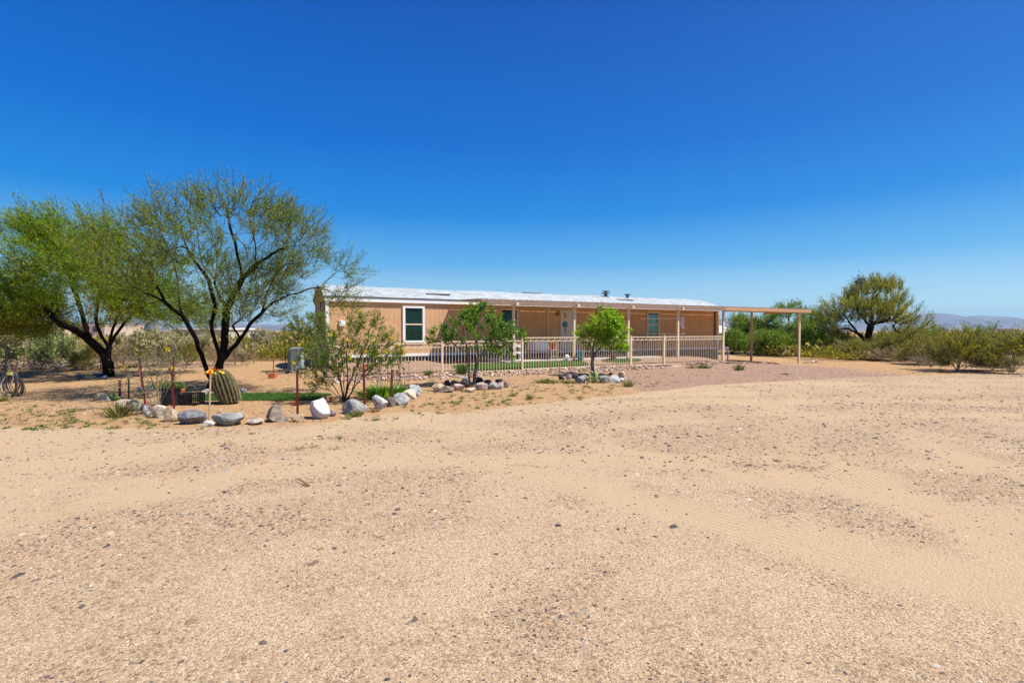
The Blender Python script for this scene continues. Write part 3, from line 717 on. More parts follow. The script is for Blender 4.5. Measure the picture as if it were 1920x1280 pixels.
first = pan.build('roof_pan', mat('pan_metal', (.56, .42, .28), .5, .05, 3), pc); first.location = (PA0, 0, 0)
k = 1
while PA0 + k * w_ < PA1 - .05:
    o = first.copy(); COL.objects.link(o); o.parent = pc; o.location = (PA0 + k * w_ + .001 * (k % 2), 0, 0); k += 1
zf = zc(3.2)
MB().box(PA0 - .02, 19.3, -3.27, -3.225, zf - .16, zf + .012).build('fascia', mat('brown_fascia', (.30, .205, .15), .6, .1, 3), pc)
M['tanfascia'] = mat('tan_fascia', (.50, .30, .16), .6, .08, 3)
MB().box(19.3, PA1 + .02, -3.27, -3.225, zf - .16, zf + .012).build('fascia', M['tanfascia'], pc)
MB().box(PA1 - .02, PA1 + .02, -3.22, -.2, zf - .15, zf + .012).build('end_fascia', M['tanfascia'], pc)
MB().box(PA0, PA1, -3.06, -2.98, zf - .16, zf - .012).build('beam', M['taupe'], pc)
MB().box(22.7, PA1, -.34, -.26, zc(.3) - .15, zc(.3) - .005).build('beam', M['taupe'], pc)
POSTS = [(6.95, 3, .34), (9.95, 3, .34), (13.0, 3, .34), (16.15, 3, .2), (19.4, 3, -.1), (25.8, 3, -.35), (25.2, .3, -.35)]
for a_, p_, zb in POSTS:
    MB().box(a_ - .05, a_ + .05, -p_ - .05, -p_ + .05, zb - .02, zf - .165 if p_ == 3 else zc(.3) - .155).build('post', M['cream'] if p_ == 3 else M['taupe'], pc)
for a_ in (6.95, 9.95, 13.0, 16.15): MB().box(a_ - .05, a_ + .07, -3.36, -3.275, zf - .19, zf - .07).build('bracket', M['cream'], pc)
MB().hexa([(13.05, -3.03, 2.45), (13.05, -2.97, 2.45), (13.09, -2.97, 2.45), (13.09, -3.03, 2.45), (13.3, -3.03, 2.66), (13.3, -2.97, 2.66), (13.34, -2.97, 2.66), (13.34, -3.03, 2.66)]).build('brace', M['cream'], pc)
# ---------------------------------------------------------------- railing fence and gate
M['rail'] = mat('cream_railing', (.74, .58, .40), .5, .04, 10)
bal = {}
def scroll(x0, x1, z0, z1, parent):
    mb = MB(); n = max(1, int(round((x1 - x0) / .26))); wd = (x1 - x0) / n; zc_ = (z0 + z1) / 2; h = (z1 - z0) * .46
    for i in range(n):
        cx = x0 + (i + .5) * wd
        for s_ in (-1, 1):
            pts = []
            for t in np.linspace(0, 1, 9):
                ang = t * 4.4 * s_ + (0 if s_ > 0 else math.pi); rr = h * (1 - .7 * t)
                pts.append((cx + s_ * wd * .22 + rr * math.cos(ang) * .9, 0, zc_ + rr * math.sin(ang)))
            mb.tube(pts, .008, 4)
        mb.tube([(cx - wd * .48, 0, z0), (cx, 0, zc_ + h * .3), (cx + wd * .48, 0, z1)], .009, 4)
    return mb.build('scrollwork', M['rail'], parent)
def panel(parent, x0, x1, zb, zt, y=0, sp=.115):
    MB().box(x0, x1, y - .02, y + .02, zt - .04, zt).build('top_rail', M['rail'], parent)
    MB().box(x0, x1, y - .016, y + .016, zt - .175, zt - .145).build('middle_rail', M['rail'], parent)
    MB().box(x0, x1, y - .016, y + .016, zb, zb + .035).build('bottom_rail', M['rail'], parent)
    s_ = scroll(x0, x1, zt - .145, zt - .04, parent); s_.location.y = y
    n = int((x1 - x0) / sp); h = zt - .175 - zb - .035
    key = round(h, 3)
    for i in range(1, n):
        x = x0 + (x1 - x0) * i / n
        if key not in bal:
            o = MB().box(-.0068, .0068, -.0068, .0068, 0, h).build('baluster', M['rail'], parent); bal[key] = o.data
        else:
            o = bpy.data.objects.new('baluster', bal[key]); COL.objects.link(o); o.parent = parent
        o.location = (x, y, zb + .035)
def fpost(parent, x, z0, z1, y=0, h=.035):
    mb = MB().box(x - h, x + h, y - h, y + h, z0, z1); mb.build('post', M['rail'], parent)
    MB().box(x - h - .008, x + h + .008, y - h - .008, y + h + .008, z1 + .001, z1 + .02).build('post_cap', M['rail'], parent)
FY = -4.32
fence = thing('railing_fence', 'cream metal railing fence with scrollwork band in front of the home', 'fence', HL(0, 4.32, 0), TH)
segs = [(0, 3.4, .02, 1.17), (3.4, 6.65, .06, 1.23), (6.65, 9.95, .10, 1.35), (9.95, 12.02, .08, 1.35), (13.95, 17.8, .05, 1.35)]
for x0, x1, zb, zt in segs: panel(fence, x0 + .036, x1 - .036, zb, zt)
for x, zt in ((0, 1.2), (3.4, 1.25), (6.65, 1.37), (9.95, 1.37), (12.02, 1.37), (13.95, 1.38), (17.8, 1.37)): fpost(fence, x, -.15, zt, 0, .045 if x == 13.95 else .035)
ret = thing('railing_fence', 'short return of the cream railing fence running back to the home corner', 'fence', HL(0, 4.32, 0), TH + math.pi / 2)
panel(ret, .04, 4.1, .04, 1.17)
fpost(ret, 4.15, -.1, 1.2)
gate = thing('garden_gate', 'cream metal gate with scrollwork band above the dark doormat', 'gate', HL(12.07, 4.32, 0), TH)
panel(gate, .03, 1.80, .07, 1.35, 0, .11); MB().box(.0, .03, -.018, .018, .07, 1.35).build('stile', M['rail'], gate); MB().box(1.80, 1.83, -.018, .018, .07, 1.35).build('stile', M['rail'], gate)
MB().box(.005, .07, -.035, -.019, .7, .82).build('latch', M['steel'], gate)
pave = MB().box(12.3, 14.3, -5.15, -4.45, .0, .045).build('doorstep', mat('sand_paving', (.55, .40, .27), .9, .1, 5)); pave.location = tuple(HO); pave.rotation_euler = (0, 0, TH); tag(pave, 'sandy concrete step on the ground outside the gate', 'step')
mt = MB().box(12.75, 13.75, -5.05, -4.60, .047, .065).build('doormat', M['black']); mt.location = tuple(HO); mt.rotation_euler = (0, 0, TH); tag(mt, 'dark doormat on the step outside the gate', 'doormat')

# ---------------------------------------------------------------- things on the porch
def at_house(name, label, cat, a_, p_, z): return thing(name, label, cat, HL(a_, p_, z), TH)
t = at_house('porch_table', 'table under a white cloth near the front door', 'table', 9.35, 1.3, .345)
MB().box(-.6, .6, -.35, .35, .70, .735).build('tabletop', M['white'], t)
cl = MB(); pts = []
for i in range(48):
    t_ = i / 48 * 4; k = int(t_); f_ = t_ - k; e = [(-.6, -.35), (.6, -.35), (.6, .35), (-.6, .35), (-.6, -.35)]
    x = e[k][0] + (e[k + 1][0] - e[k][0]) * f_; y = e[k][1] + (e[k + 1][1] - e[k][1]) * f_; pts.append((x, y))
vs = [(x * 1.01, y * 1.02, .738) for x, y in pts] + [(x * (1.05 + .02 * math.sin(i * 1.4)), y * (1.08 + .04 * math.sin(i * 1.4)), .36 + .02 * math.sin(i)) for i, (x, y) in enumerate(pts)]
cl.add(vs, [(i, 48 + i, 48 + (i + 1) % 48, (i + 1) % 48) for i in range(48)] + [tuple(range(48))]); co = cl.build('tablecloth', M['white']); co.location = HL(9.35, 1.3, .345); co.rotation_euler = (0, 0, TH); tag(co, 'white cloth hanging over the porch table', 'tablecloth')
for sx in (-.52, .52):
    for sy in (-.28, .28): MB().box(sx - .02, sx + .02, sy - .02, sy + .02, 0, .70).build('leg', M['taupe'], t)
t = at_house('plant_stand', 'small wooden stool carrying an orange-red pot on the porch', 'stool', 9.0, 2.75, .345)
MB().box(-.17, .17, -.17, .17, .40, .43).build('top', M['wood'], t)
for sx in (-.14, .14):
    for sy in (-.14, .14): MB().box(sx - .015, sx + .015, sy - .015, sy + .015, 0, .40).build('leg', M['wood'], t)
MB().box(-.14, .14, -.155, -.145, .13, .16).build('rung', M['wood'], t)
M['redpot'] = mat('orange_red_glaze', (.50, .07, .02), .4, .1, 8)
t = at_house('flower_pot', 'orange-red pot with a bright green plant on the porch stool', 'flower pot', 9.0, 2.75, .776)
MB().lathe([(0, 0), (.11, 0), (.16, .26), (.18, .26), (.18, .31), (.15, .31), (.14, .27), (0, .27)], 16).build('pot', M['redpot'], t)
M['lime'] = leafmat('lime_leaf', [(0, (.16, .30, .02)), (1, (.30, .45, .04))], .4)
V, F = leaves(rng.normal(size=(60, 3)) * (.06, .06, .01) + (0, 0, .28), rv(60) * (.7, .7, .3) + (0, 0, .5), .12, .04); link('foliage', npmesh('foliage', V, F), M['lime'], t)
M['teal'] = mat('teal_glaze', (.05, .25, .23), .4, .06, 6)
t = at_house('teal_planter', 'square teal planter standing by the porch post', 'planter', 10.15, 3.2, .29)
MB().lathe([(.15, 0), (.17, .0), (.19, .34), (.21, .34), (.21, .40), (.18, .40), (.17, .36), (0, .36)], 4).build('pot', M['teal'], t); MB().lathe([(.0, 0.01), (.15, 0.01)], 4).build('base', M['teal'], t)
t = at_house('ornament_ball', 'white openwork ball ornament beside the teal planter', 'ornament', 9.55, 3.05, .345)
b_ = MB()
for k in range(5):
    an = k * math.pi / 5; pts = [(0.10 * math.cos(u) * math.cos(an), .10 * math.cos(u) * math.sin(an), .11 + .10 * math.sin(u)) for u in np.linspace(0, 6.283, 17)]; b_.tube(pts, .012, 4)
for hh in (-.06, 0, .06):
    rr = math.sqrt(.01 - hh * hh); b_.tube([(rr * math.cos(u), rr * math.sin(u), .11 + hh) for u in np.linspace(0, 6.283, 17)], .012, 4)
b_.build('openwork_shell', M['white'], t)
t = at_house('wire_rack', 'thin white wire rack with dishes behind the fence post', 'rack', 7.25, 2.8, .345)
for z in (.02, .3, .58): MB().box(-.2, .2, -.15, .15, z, z + .015).build('shelf', M['white'], t)
for sx in (-.19, .19):
    for sy in (-.14, .14): MB().box(sx - .008, sx + .008, sy - .008, sy + .008, 0, .85).build('leg', M['white'], t)
for z in (.33, .61): MB().lathe([(0, 0), (.09, .0), (.12, .06), (.11, .06), (0, .02)], 14, (0, 0, z)).build('dish', M['white'], t)
t = at_house('wind_chimes', 'silver wind chimes hanging from the patio cover beside a post', 'wind chimes', 16.55, 2.9, 1.55)
MB().lathe([(0, 0), (.09, 0), (.09, .02), (0, .02)], 14, (0, 0, .75)).build('disc', M['wood'], t)
for k in range(6):
    an = k * math.pi / 3; l_ = .34 + .055 * k
    MB().tube([(.065 * math.cos(an), .065 * math.sin(an), .74), (.065 * math.cos(an), .065 * math.sin(an), .74 - l_)], .016, 6).build('chime_tube', mat('chime_metal', (.70, .76, .80), .3, metal=.3), t)
MB().tube([(0, 0, .77), (0, 0, 1.08)], .004, 4).build('cord', M['black'], t); MB().tube([(0, 0, .74), (0, 0, .1)], .004, 4).build('cord', M['black'], t)
MB().lathe([(0, 0), (.06, .02), (.06, .10), (0, .12)], 10, (0, 0, -.02)).build('clapper', mat('orange_wood', (.50, .18, .05), .6), t)
t = at_house('steps_railing', 'brown metal handrail on the porch by the right-hand wall', 'handrail', 16.6, .9, .3)
MB().tube([(0, 0, .92), (5.4, 0, .92)], .02, 6).build('top_rail', M['taupe'], t); MB().tube([(0, 0, .5), (5.4, 0, .5)], .012, 6).build('lower_rail', M['taupe'], t)
for x in np.linspace(0, 5.4, 5): MB().tube([(x, 0, -.1), (x, 0, .92)], .018, 6).build('post', M['taupe'], t)
t = at_house('clothes_rail', 'thin pale double rail running between wall and porch post', 'rail', 15.0, 1.6, .3)
MB().tube([(0, 0, 1.92), (1.75, -1.3, 1.92)], .015, 6).build('bar', M['white'], t); MB().tube([(0.3, 0, 1.15), (1.75, -1.3, 1.15)], .012, 6).build('bar', M['white'], t)
MB().tube([(0, 0, .0), (0, 0, 1.93)], .015, 6).build('upright', M['taupe'], t)
t = at_house('barbecue_grill', 'dark covered grill standing under the small porch window', 'grill', 15.6, 1.0, .345)
MB().lathe([(0, 0), (.30, .03), (.38, .16), (.38, .22), (.30, .36), (.12, .42), (0, .43)], 18, (0, 0, .6)).build('kettle', M['black'], t)
for k in range(3): an = k * 2.1; MB().tube([(.22 * math.cos(an), .22 * math.sin(an), .66), (.34 * math.cos(an), .34 * math.sin(an), 0)], .018, 6).build('leg', M['black'], t)
MB().tube([(-.06, -.05, 1.03), (-.05, -.12, 1.08), (.05, -.12, 1.08), (.06, -.05, 1.03)], .012, 6).build('handle', M['steel'], t)
t = at_house('utility_stand', 'small white plastic stand outside the right corner of the home', 'stand', 22.25, .6, -.05)
MB().box(-.3, .3, -.2, .2, .55, .70).build('tray', M['white'], t)
for sx in (-.25, .25):
    for sy in (-.16, .16): MB().box(sx - .03, sx + .03, sy - .03, sy + .03, -.1, .55).build('leg', M['white'], t)
t = tag(MB().tube([HL(5.0 + .35 * i, .9 + .25 * math.sin(i * 1.9), .30) for i in range(7)], .03, 6).build('extension_cord', mat('orange_cord', (.55, .10, .03), .6)), 'coil of orange cord lying at the foot of the skirting', 'cord')
t = at_house('clay_bricks', 'two loose red bricks on the gravel in front of the gate path', 'bricks', 14.6, 2.6, .16)
for k in (0, 1): MB().box(k * .24, k * .24 + .2, -.05, .05, .0, .08).build('brick', M['terra'], t)
rb = at_house('garden_bucket', 'dark red bucket against the slab behind the round tree', 'bucket', 12.0, 3.15, .20)
MB().lathe([(0, .01), (.12, 0), (.15, .30), (.16, .30), (.16, .33), (.14, .32), (.12, .05), (0, .05)], 14).build('bucket_body', mat('dark_red', (.18, .03, .025), .5), rb)
MB().tube([(-.15, 0, .31), (-.1, 0, .42), (.1, 0, .42), (.15, 0, .31)], .006, 4).build('handle', M['black'], rb)

# ================================================================== TREES AND PLANTS
M['bark'] = mat('dark_bark', (.011, .0075, .006), .95, .5, 14, .9, 50, spec=.1)
M['bark_grey'] = mat('grey_bark', (.20, .17, .14), .95, .4, 14, .6, 60, spec=.1)
M['twig'] = mat('fine_twigs', (.075, .052, .040), .95, .3, 10, spec=.1)
M['twig_grey'] = mat('dry_twigs', (.30, .25, .20), .95, .3, 5, spec=.1)
M['bark_brown'] = mat('stem_brown', (.07, .05, .04), .95, .4, 14, .6, 60, spec=.1)
LF = {
 'mesquite': leafmat('mesquite_leaf', [(0, (.09, .16, .010)), (.4, (.19, .28, .015)), (.75, (.28, .36, .028)), (1, (.40, .40, .05))], .55),
 'bright': leafmat('bright_mesquite_leaf', [(0, (.08, .20, .007)), (.35, (.18, .33, .009)), (.75, (.27, .39, .016)), (1, (.44, .44, .03))], .5),
 'catkin': leafmat('catkin', [(0, (.30, .20, .02)), (.5, (.45, .30, .025)), (1, (.55, .40, .05))], .3),
 'verde': leafmat('palo_verde_leaf', [(0, (.16, .19, .02)), (.4, (.31, .32, .035)), (.8, (.44, .43, .06)), (1, (.56, .51, .10))], .5),
 'dark': leafmat('dark_green_leaf', [(0, (.045, .11, .008)), (.45, (.10, .23, .011)), (.8, (.19, .35, .018)), (1, (.28, .42, .06))], .42, .42),
 'citrus': leafmat('bright_green_leaf', [(0, (.10, .22, .007)), (.4, (.22, .42, .011)), (.8, (.36, .56, .018)), (1, (.52, .66, .05))], .5, .45),
 'creosote': leafmat('creosote_leaf', [(0, (.09, .105, .012)), (.4, (.20, .20, .016)), (.8, (.33, .30, .025)), (1, (.48, .37, .045))], .4),
 'thicket': leafmat('thicket_leaf', [(0, (.08, .16, .012)), (.4, (.16, .27, .02)), (.8, (.26, .38, .03)), (1, (.40, .45, .06))], .45),
 'grey': leafmat('grey_green_leaf', [(0, (0.149, 0.182, 0.063)), (.5, (0.257, 0.299, 0.099)), (1, (0.432, 0.468, 0.180))], .3),
 'bells': leafmat('shrub_leaf', [(0, (.045, .10, .009)), (.4, (.11, .20, .013)), (.85, (.22, .32, .03)), (1, (.40, .30, .06))], .4),
 'yellow': leafmat('yellow_flower', [(0, (.75, .48, .01)), (1, (.88, .68, .02))], .4),
 'weed': leafmat('weed_leaf', [(0, (.10, .13, .03)), (.5, (.22, .22, .06)), (1, (.42, .32, .13))], .3),
 'green': leafmat('weed_green', [(0, (.06, .11, .02)), (.6, (.13, .19, .04)), (1, (.26, .26, .08))], .3),
 'dry': leafmat('dry_leaf', [(0, (.20, .13, .06)), (.5, (.34, .23, .11)), (1, (.50, .36, .18))], .2),
 'cholla': leafmat('cholla_spines', [(0, (.30, .28, .13)), (.4, (.50, .46, .23)), (.8, (.66, .62, .36)), (1, (.78, .74, .50))], .3),
}
def zlo(o): return o
def make_tree(name, label, cat, base, s, rb, rt, leafsets, bark, twig=None, group=None, k=5, thr=None, tname='trunk', cname='crown'):
    """one plant: Empty at its foot > trunk (thick wood), twigs, crown (leaves)"""
    b = np.asarray(base, float); s.radii(rb, rt); s.p[:s.n] -= b
    t = thing(name, label, cat, b, 0, group)
    if twig is not None:
        th_ = thr or rb * .16
        link(tname, s.mesh(tname, k, lambda q, i: q.r[i] >= th_), bark, t, True)
        link('twigs', s.mesh('twigs', 3, lambda q, i: q.r[i] < th_), twig, t)
    else: link(tname, s.mesh(tname, k), bark, t, k > 3)
    for nm, V, F, m in leafsets(s): link(nm, npmesh(nm, V, F), m, t)
    return t
def cat_(*vf):
    Vs, Fs, o = [], [], 0
    for V, F in vf: Vs.append(V); Fs.append(F + o); o += len(V)
    return np.concatenate(Vs), np.concatenate(Fs)
# ---- the big sparse mesquite
seed(100)
def px3(pts, D): return [P(x, y, D + dy) for x, y, dy in pts]
def blobs_px(bl, D): return [(P(x, y, D + dy), np.array((rx / FPX * D, rd, ry / FPX * D))) for x, y, dy, rx, ry, rd in bl]
b = G(399, 733); D = b[1]; s = Skel()
s.limb([b - (0, 0, .1), b] + px3([(400, 722, 0)], D))
A = px3([(400, 722, 0), (389, 700, 0), (378, 665, -.1), (362, 625, -.2), (342, 592, -.4), (310, 567, -.6), (275, 550, -.9), (238, 528, -1.2)], D); s.limb(A)
s.limb(px3([(342, 592, -.4), (336, 560, -.3), (333, 520, 0), (322, 480, .2), (300, 430, .3), (285, 395, .4)], D))
s.limb(px3([(310, 567, -.6), (283, 520, -.9), (258, 470, -1.2)], D))
s.limb(px3([(275, 550, -.9), (250, 555, -.5), (225, 545, 0.1)], D))
s.limb(px3([(400, 722, 0), (409, 695, 0), (412, 672, 0), (403, 640, -.1), (396, 605, -.2), (404, 578, -.2), (397, 548, -.1), (385, 515, .1), (376, 480, .3), (370, 430, .5), (362, 385, .7)], D))
s.limb(px3([(385, 515, .1), (365, 490, -.6), (345, 450, -1.1), (335, 410, -1.3)], D))
s.limb(px3([(409, 695, 0), (419, 655, .1), (423, 610, .1), (425, 580, .1), (441, 548, .2), (454, 522, .2), (448, 490, 0), (441, 455, -.3), (430, 420, -.5), (428, 380, -.6)], D))
s.limb(px3([(454, 522, .2), (480, 497, .5), (510, 476, .7), (537, 463, .9), (570, 459, 1.0), (598, 468, 1.1)], D))
s.limb(px3([(425, 580, .1), (412, 556, .6), (402, 530, 1.0), (410, 480, 1.5), (420, 430, 1.7)], D))
s.limb(px3([(480, 497, .5), (478, 455, .3), (468, 410, .1), (475, 370, 0)], D))
s.limb(px3([(414, 690, 0), (432, 655, .1), (450, 635, .1), (468, 608, 0), (490, 588, -.1), (512, 567, -.2), (542, 553, -.2), (575, 543, -.2), (600, 538, -.2), (622, 518, -.2), (645, 500, -.2), (668, 490, -.2)], D))
s.limb(px3([(600, 538, -.2), (628, 552, -.2), (648, 575, -.2), (660, 605, -.2)], D))
s.limb(px3([(490, 588, -.1), (500, 550, -.5), (517, 515, -.8), (540, 485, -1.0), (562, 440, -1.1)], D))
s.limb(px3([(450, 635, .1), (436, 610, .4), (452, 600, .7), (468, 590, 1.0)], D))
bl = blobs_px([(295, 480, -.3, 95, 85, 2.0), (430, 455, .2, 145, 78, 2.4), (540, 460, 0, 65, 68, 1.6), (400, 530, 0, 155, 55, 2.2), (350, 405, 0, 65, 40, 1.6), (470, 405, 0, 70, 40, 1.5), (480, 565, 0, 70, 45, 1.6), (400, 590, .3, 70, 30, 1.2)], D)
T = blob_points(bl, 1100, -.12, 2.4, .4)
T = np.concatenate([T, blob_points(blobs_px([(640, 505, -.2, 42, 22, .5), (650, 580, -.2, 14, 45, .4), (615, 560, -.2, 22, 25, .5)], D), 55, -.6)])
ends = s.grow(T, .16, .9, 0, .06)
s.twigs(ends, 3, .52, 4, P(420, 650, D), .25, .42)
def lfs(q):
    return [('crown', *leaf_at(q, 5, .062, .0155, 2, .8, .3, .035), LF['mesquite'])]
make_tree('mesquite_tree', 'large sparse dark-branched mesquite tree spreading behind the barrel cactus', 'tree', b, s, .15, .0034, lfs, M['bark'], M['twig'], k=8)
# ---- the left, leafier mesquite
seed(101)
b = G(204, 706); D = b[1]; s = Skel()
s.limb([b - (0, 0, .1)] + px3([(204, 706, 0), (202, 680, 0), (192, 660, 0), (170, 640, -.2), (145, 622, -.4), (115, 608, -.6), (85, 600, -.9)], D))
s.limb(px3([(170, 640, -.2), (160, 610, .3), (150, 575, .6), (135, 530, .9), (120, 480, 1)], D))
s.limb(px3([(202, 680, 0), (205, 650, 0), (215, 630, .2), (230, 610, .4), (246, 592, .6), (275, 570, .8), (310, 560, 1)], D))
s.limb(px3([(205, 650, 0), (190, 630, -.4), (180, 600, -.6), (185, 550, -.8), (190, 500, -1), (195, 450, -1)], D))
s.limb(px3([(205, 650, 0), (212, 615, -.2), (222, 590, -.3), (235, 545, -.5), (250, 490, -.4)], D))
s.limb(px3([(115, 606, -.6), (80, 570, -.4), (50, 530, 0), (20, 480, .4)], D))
bl = blobs_px([(60, 530, 0, 95, 88, 2.6), (160, 512, 0, 120, 90, 3.0), (250, 520, 0, 80, 72, 2.4), (110, 590, 0, 120, 30, 2.4), (290, 575, .5, 60, 30, 1.6), (150, 450, 0, 100, 32, 2.4), (-20, 560, 0, 60, 60, 2), (370, 590, 1.2, 28, 26, .8), (50, 605, -.5, 80, 22, 2), (240, 596, .2, 70, 18, 1.6)], D)
ends = s.grow(blob_points(bl, 1100, -.05, 1.8, .4), .24, .9, 0, .08)
s.twigs(ends, 4, .75, 4, P(190, 640, D), .12, .5)
low = P(150, 585, D)[2]; lowb = None
def lfs(q):
    b0 = b
    yl = leaf_at(q, 2, .10, .035, 2, 1, .3, .07, mask=lambda p: (p[:, 2] < 2.5 + .5 * np.sin(p[:, 0] * 1.9)) & (np.sin(p[:, 0] * 2.1 + p[:, 2] * 3) > -.7))
    return [('crown', *leaf_at(q, 8, .10, .021, 2, .5, .5, .06), LF['bright']), ('catkins', *yl, LF['catkin'])]
make_tree('mesquite_tree', 'leafy bright green mesquite tree with yellow catkins at the left edge', 'tree', b, s, .17, .0045, lfs, M['bark'], M['twig'], k=8)
# ---- palo verde on the right
seed(102)
b = G(1627, 668); D = b[1]; s = Skel()
s.limb([b - (0, 0, .1)] + px3([(1627, 668, 0), (1626, 640, 0), (1632, 612, 0), (1640, 605, 0), (1665, 600, 0), (1690, 600, .3), (1712, 610, .3)], D))
s.limb(px3([(1632, 612, 0), (1636, 595, 0), (1630, 572, .2), (1645, 552, .3)], D))
s.limb(px3([(1626, 640, 0), (1610, 626, 0), (1590, 616, -.3), (1565, 616, -.6), (1538, 624, -.9)], D))
s.limb(px3([(1610, 626, 0), (1590, 600, .5), (1575, 570, .8)], D)); s.limb(px3([(1632, 612, 0), (1612, 590, -.4), (1598, 560, -.8)], D)); s.limb(px3([(1640, 605, 0), (1662, 578, -.3), (1685, 555, -.6)], D)); s.limb(px3([(1626, 640, 0), (1640, 640, -.5), (1660, 636, -1)], D))
s.limb(px3([(1627, 655, 0), (1618, 640, .5), (1605, 650, .9)], D))
bl = blobs_px([(1640, 562, 0, 48, 24, 2.0), (1584, 588, 0, 32, 22, 1.8), (1690, 592, 0, 30, 20, 1.8), (1632, 590, 0, 66, 18, 2.2), (1560, 612, 0, 20, 20, 1.3), (1700, 615, 0, 24, 24, 1.4), (1640, 545, 0, 26, 12, 1.2), (1562, 636, 0, 22, 20, 1.3), (1700, 640, .2, 20, 16, 1.2), (1590, 648, .8, 22, 16, 1.3), (1660, 648, -.8, 26, 14, 1.2)], D)
ends = s.grow(blob_points(bl, 480, .0, 2.6, .4), .35, .8, 0, .1)
s.twigs(ends, 4, .85, 4, P(1628, 655, D), .8, .45)
lfs = lambda q: [('crown', *leaf_at(q, 6, .20, .021, 2, .25, .2, .07), LF['verde'])]
pv = make_tree('palo_verde_tree', 'broad olive palo verde tree standing right of the carport', 'tree', b, s, .30, .010, lfs, M['bark'], M['twig'], k=7)
V, F = leaves(rng.normal(size=(300, 3)) * .22 + (P(1613, 527, D) - b), rv(300), .22, .04); link('mistletoe', npmesh('mistletoe', V, F), leafmat('mistletoe', [(0, (.02, .02, .01)), (1, (.06, .05, .02))], .1), pv)
# ---- two-stemmed young tree
seed(103)
b = G(886, 722); D = b[1]; s = Skel()
s.limb([b - (0, 0, .1)] + px3([(881, 718, 0), (879, 690, 0), (876, 660, 0), (872, 640, 0), (868, 615, .1), (872, 590, .1)], D))
s.limb([b - (0, 0, .1)] + px3([(889, 718, 0), (890, 700, 0), (894, 682, 0), (897, 668, 0), (893, 640, -.1), (897, 610, -.1), (905, 585, -.1)], D), new=True)
s.limb(px3([(894, 682, 0), (905, 662, -.2), (920, 650, -.3), (945, 640, -.3)], D))
s.limb(px3([(876, 660, 0), (860, 652, .2), (845, 640, .3), (825, 636, .4)], D))
s.limb(px3([(897, 610, -.1), (915, 590, 0), (925, 575, .1)], D))
bl = blobs_px([(905, 610, 0, 50, 35, .8), (860, 615, 0, 42, 28, .65), (945, 630, 0, 38, 28, .6), (830, 630, 0, 28, 14, .4), (895, 590, 0, 35, 22, .5), (915, 650, 0, 45, 18, .6)], D)
ends = s.grow(blob_points(bl, 185, -.5, 3.5, .45), .1, .9, 0, .1)
s.limb(px3([(925, 575, .1), (924, 567, .1)], D), .05); s.limb(px3([(945, 640, -.3), (958, 668, -.3)], D), .08); ends += [s.n - 1]
s.twigs(ends, 2, .14, 2, P(890, 660, D), .1, .8)
def lfs(q): return [('crown', *leaf_at(q, 8, .115, .034, 2, 1.0, .5, .02, sag=.45), LF['dark'])]
make_tree('young_tree', 'dark green two-stemmed young tree with drooping leaf clusters before the fence', 'tree', b, s, .05, .004, lfs, M['bark_grey'], None, k=6)
# ---- round bright green tree
seed(104)
b = G(1112, 703); D = b[1]; s = Skel()
s.limb([b - (0, 0, .1)] + px3([(1112, 703, 0), (1110, 680, 0), (1111, 655, 0), (1118, 625, 0), (1126, 590, 0)], D))
s.limb(px3([(1110, 680, 0), (1116, 662, 0), (1135, 640, 0), (1150, 615, 0)], D))
s.limb(px3([(1111, 655, 0), (1103, 635, 0), (1098, 610, 0)], D))
bl = blobs_px([(1128, 608, 0, 34, 30, .7), (1106, 622, 0, 26, 24, .5), (1156, 626, 0, 24, 28, .5), (1127, 580, 0, 13, 16, .28), (1118, 645, 0, 30, 10, .5), (1150, 594, 0, 16, 14, .3), (1100, 600, 0, 10, 10, .2), (1168, 608, 0, 9, 8, .2), (1165, 650, 0, 12, 8, .2), (1136, 572, 0, 8, 6, .15)], D)
ends = s.grow(blob_points(bl, 250, -.2, 4.0, .4), .12, .9, 0, .1); s.limb(px3([(1098, 610, 0), (1085, 616, 0), (1078, 616, 0)], D), .08); s.limb(px3([(1126, 590, 0), (1128, 570, 0), (1128, 562, 0)], D), .06)
s.limb(px3([(1150, 615, 0), (1172, 612, 0), (1180, 622, 0)], D), .06)
s.twigs(ends, 2, .13, 2, P(1120, 640, D), .2, .8)
def lfs(q): return [('crown', *leaf_at(q, 8, .08, .045, 2, 1.0, .6, .04), LF['citrus'])]
make_tree('young_tree', 'round bright green young tree with a single trunk before the gate', 'tree', b, s, .06, .004, lfs, M['bark_grey'], None, k=6)
# ---- thicket trees behind the carport
seed(105)
def bush_tree(px, py, bls, n, lf, label, rb=.12, lsz=(.16, .045), per=6, seedn=4, group=None, name='desert_tree', cat='tree', twig=.45, bark='bark'):
    b = G(px, py); D = b[1]; s = Skel(); s.limb([b - (0, 0, .1), b + (0, 0, .1)])
    for i in range(seedn):
        c, r = blobs_px([bls[i % len(bls)]], D)[0]; q = c + rng.normal(size=3) * r * .3
        s.limb([b + (0, 0, .05), b + (q - b) * (.33, .33, .4) + rng.normal(size=3) * .08, b + (q - b) * (.7, .7, .75), q], .25)
    ends = s.grow(blob_points(blobs_px(bls, D), int(n * 1.25), -.25, 1.3, .35), .3, .7, 0, .1)
    s.twigs(ends, 3, twig, 2, b + (0, 0, .3), .3, .8)
    return make_tree(name, label, cat, b, s, rb, .006, lambda q: [('crown', *leaf_at(q, per, lsz[0], lsz[1], 2, .8, .4, .07), lf)], M[bark], M['twig'], group, 5)
g_ = 'desert trees behind the carport'
bush_tree(1455, 667, [(1452, 645, 0, 40, 18, 1.6), (1430, 640, 0, 20, 16, 1.3)], 200, LF['thicket'], 'low spreading green tree at the foot of the tallest one behind the carport', group=g_)
bush_tree(1510, 667, [(1512, 645, 0, 32, 20, 1.6), (1500, 620, 0, 22, 18, 1.4)], 220, LF['thicket'], 'green tree just left of the outer carport post', group=g_)
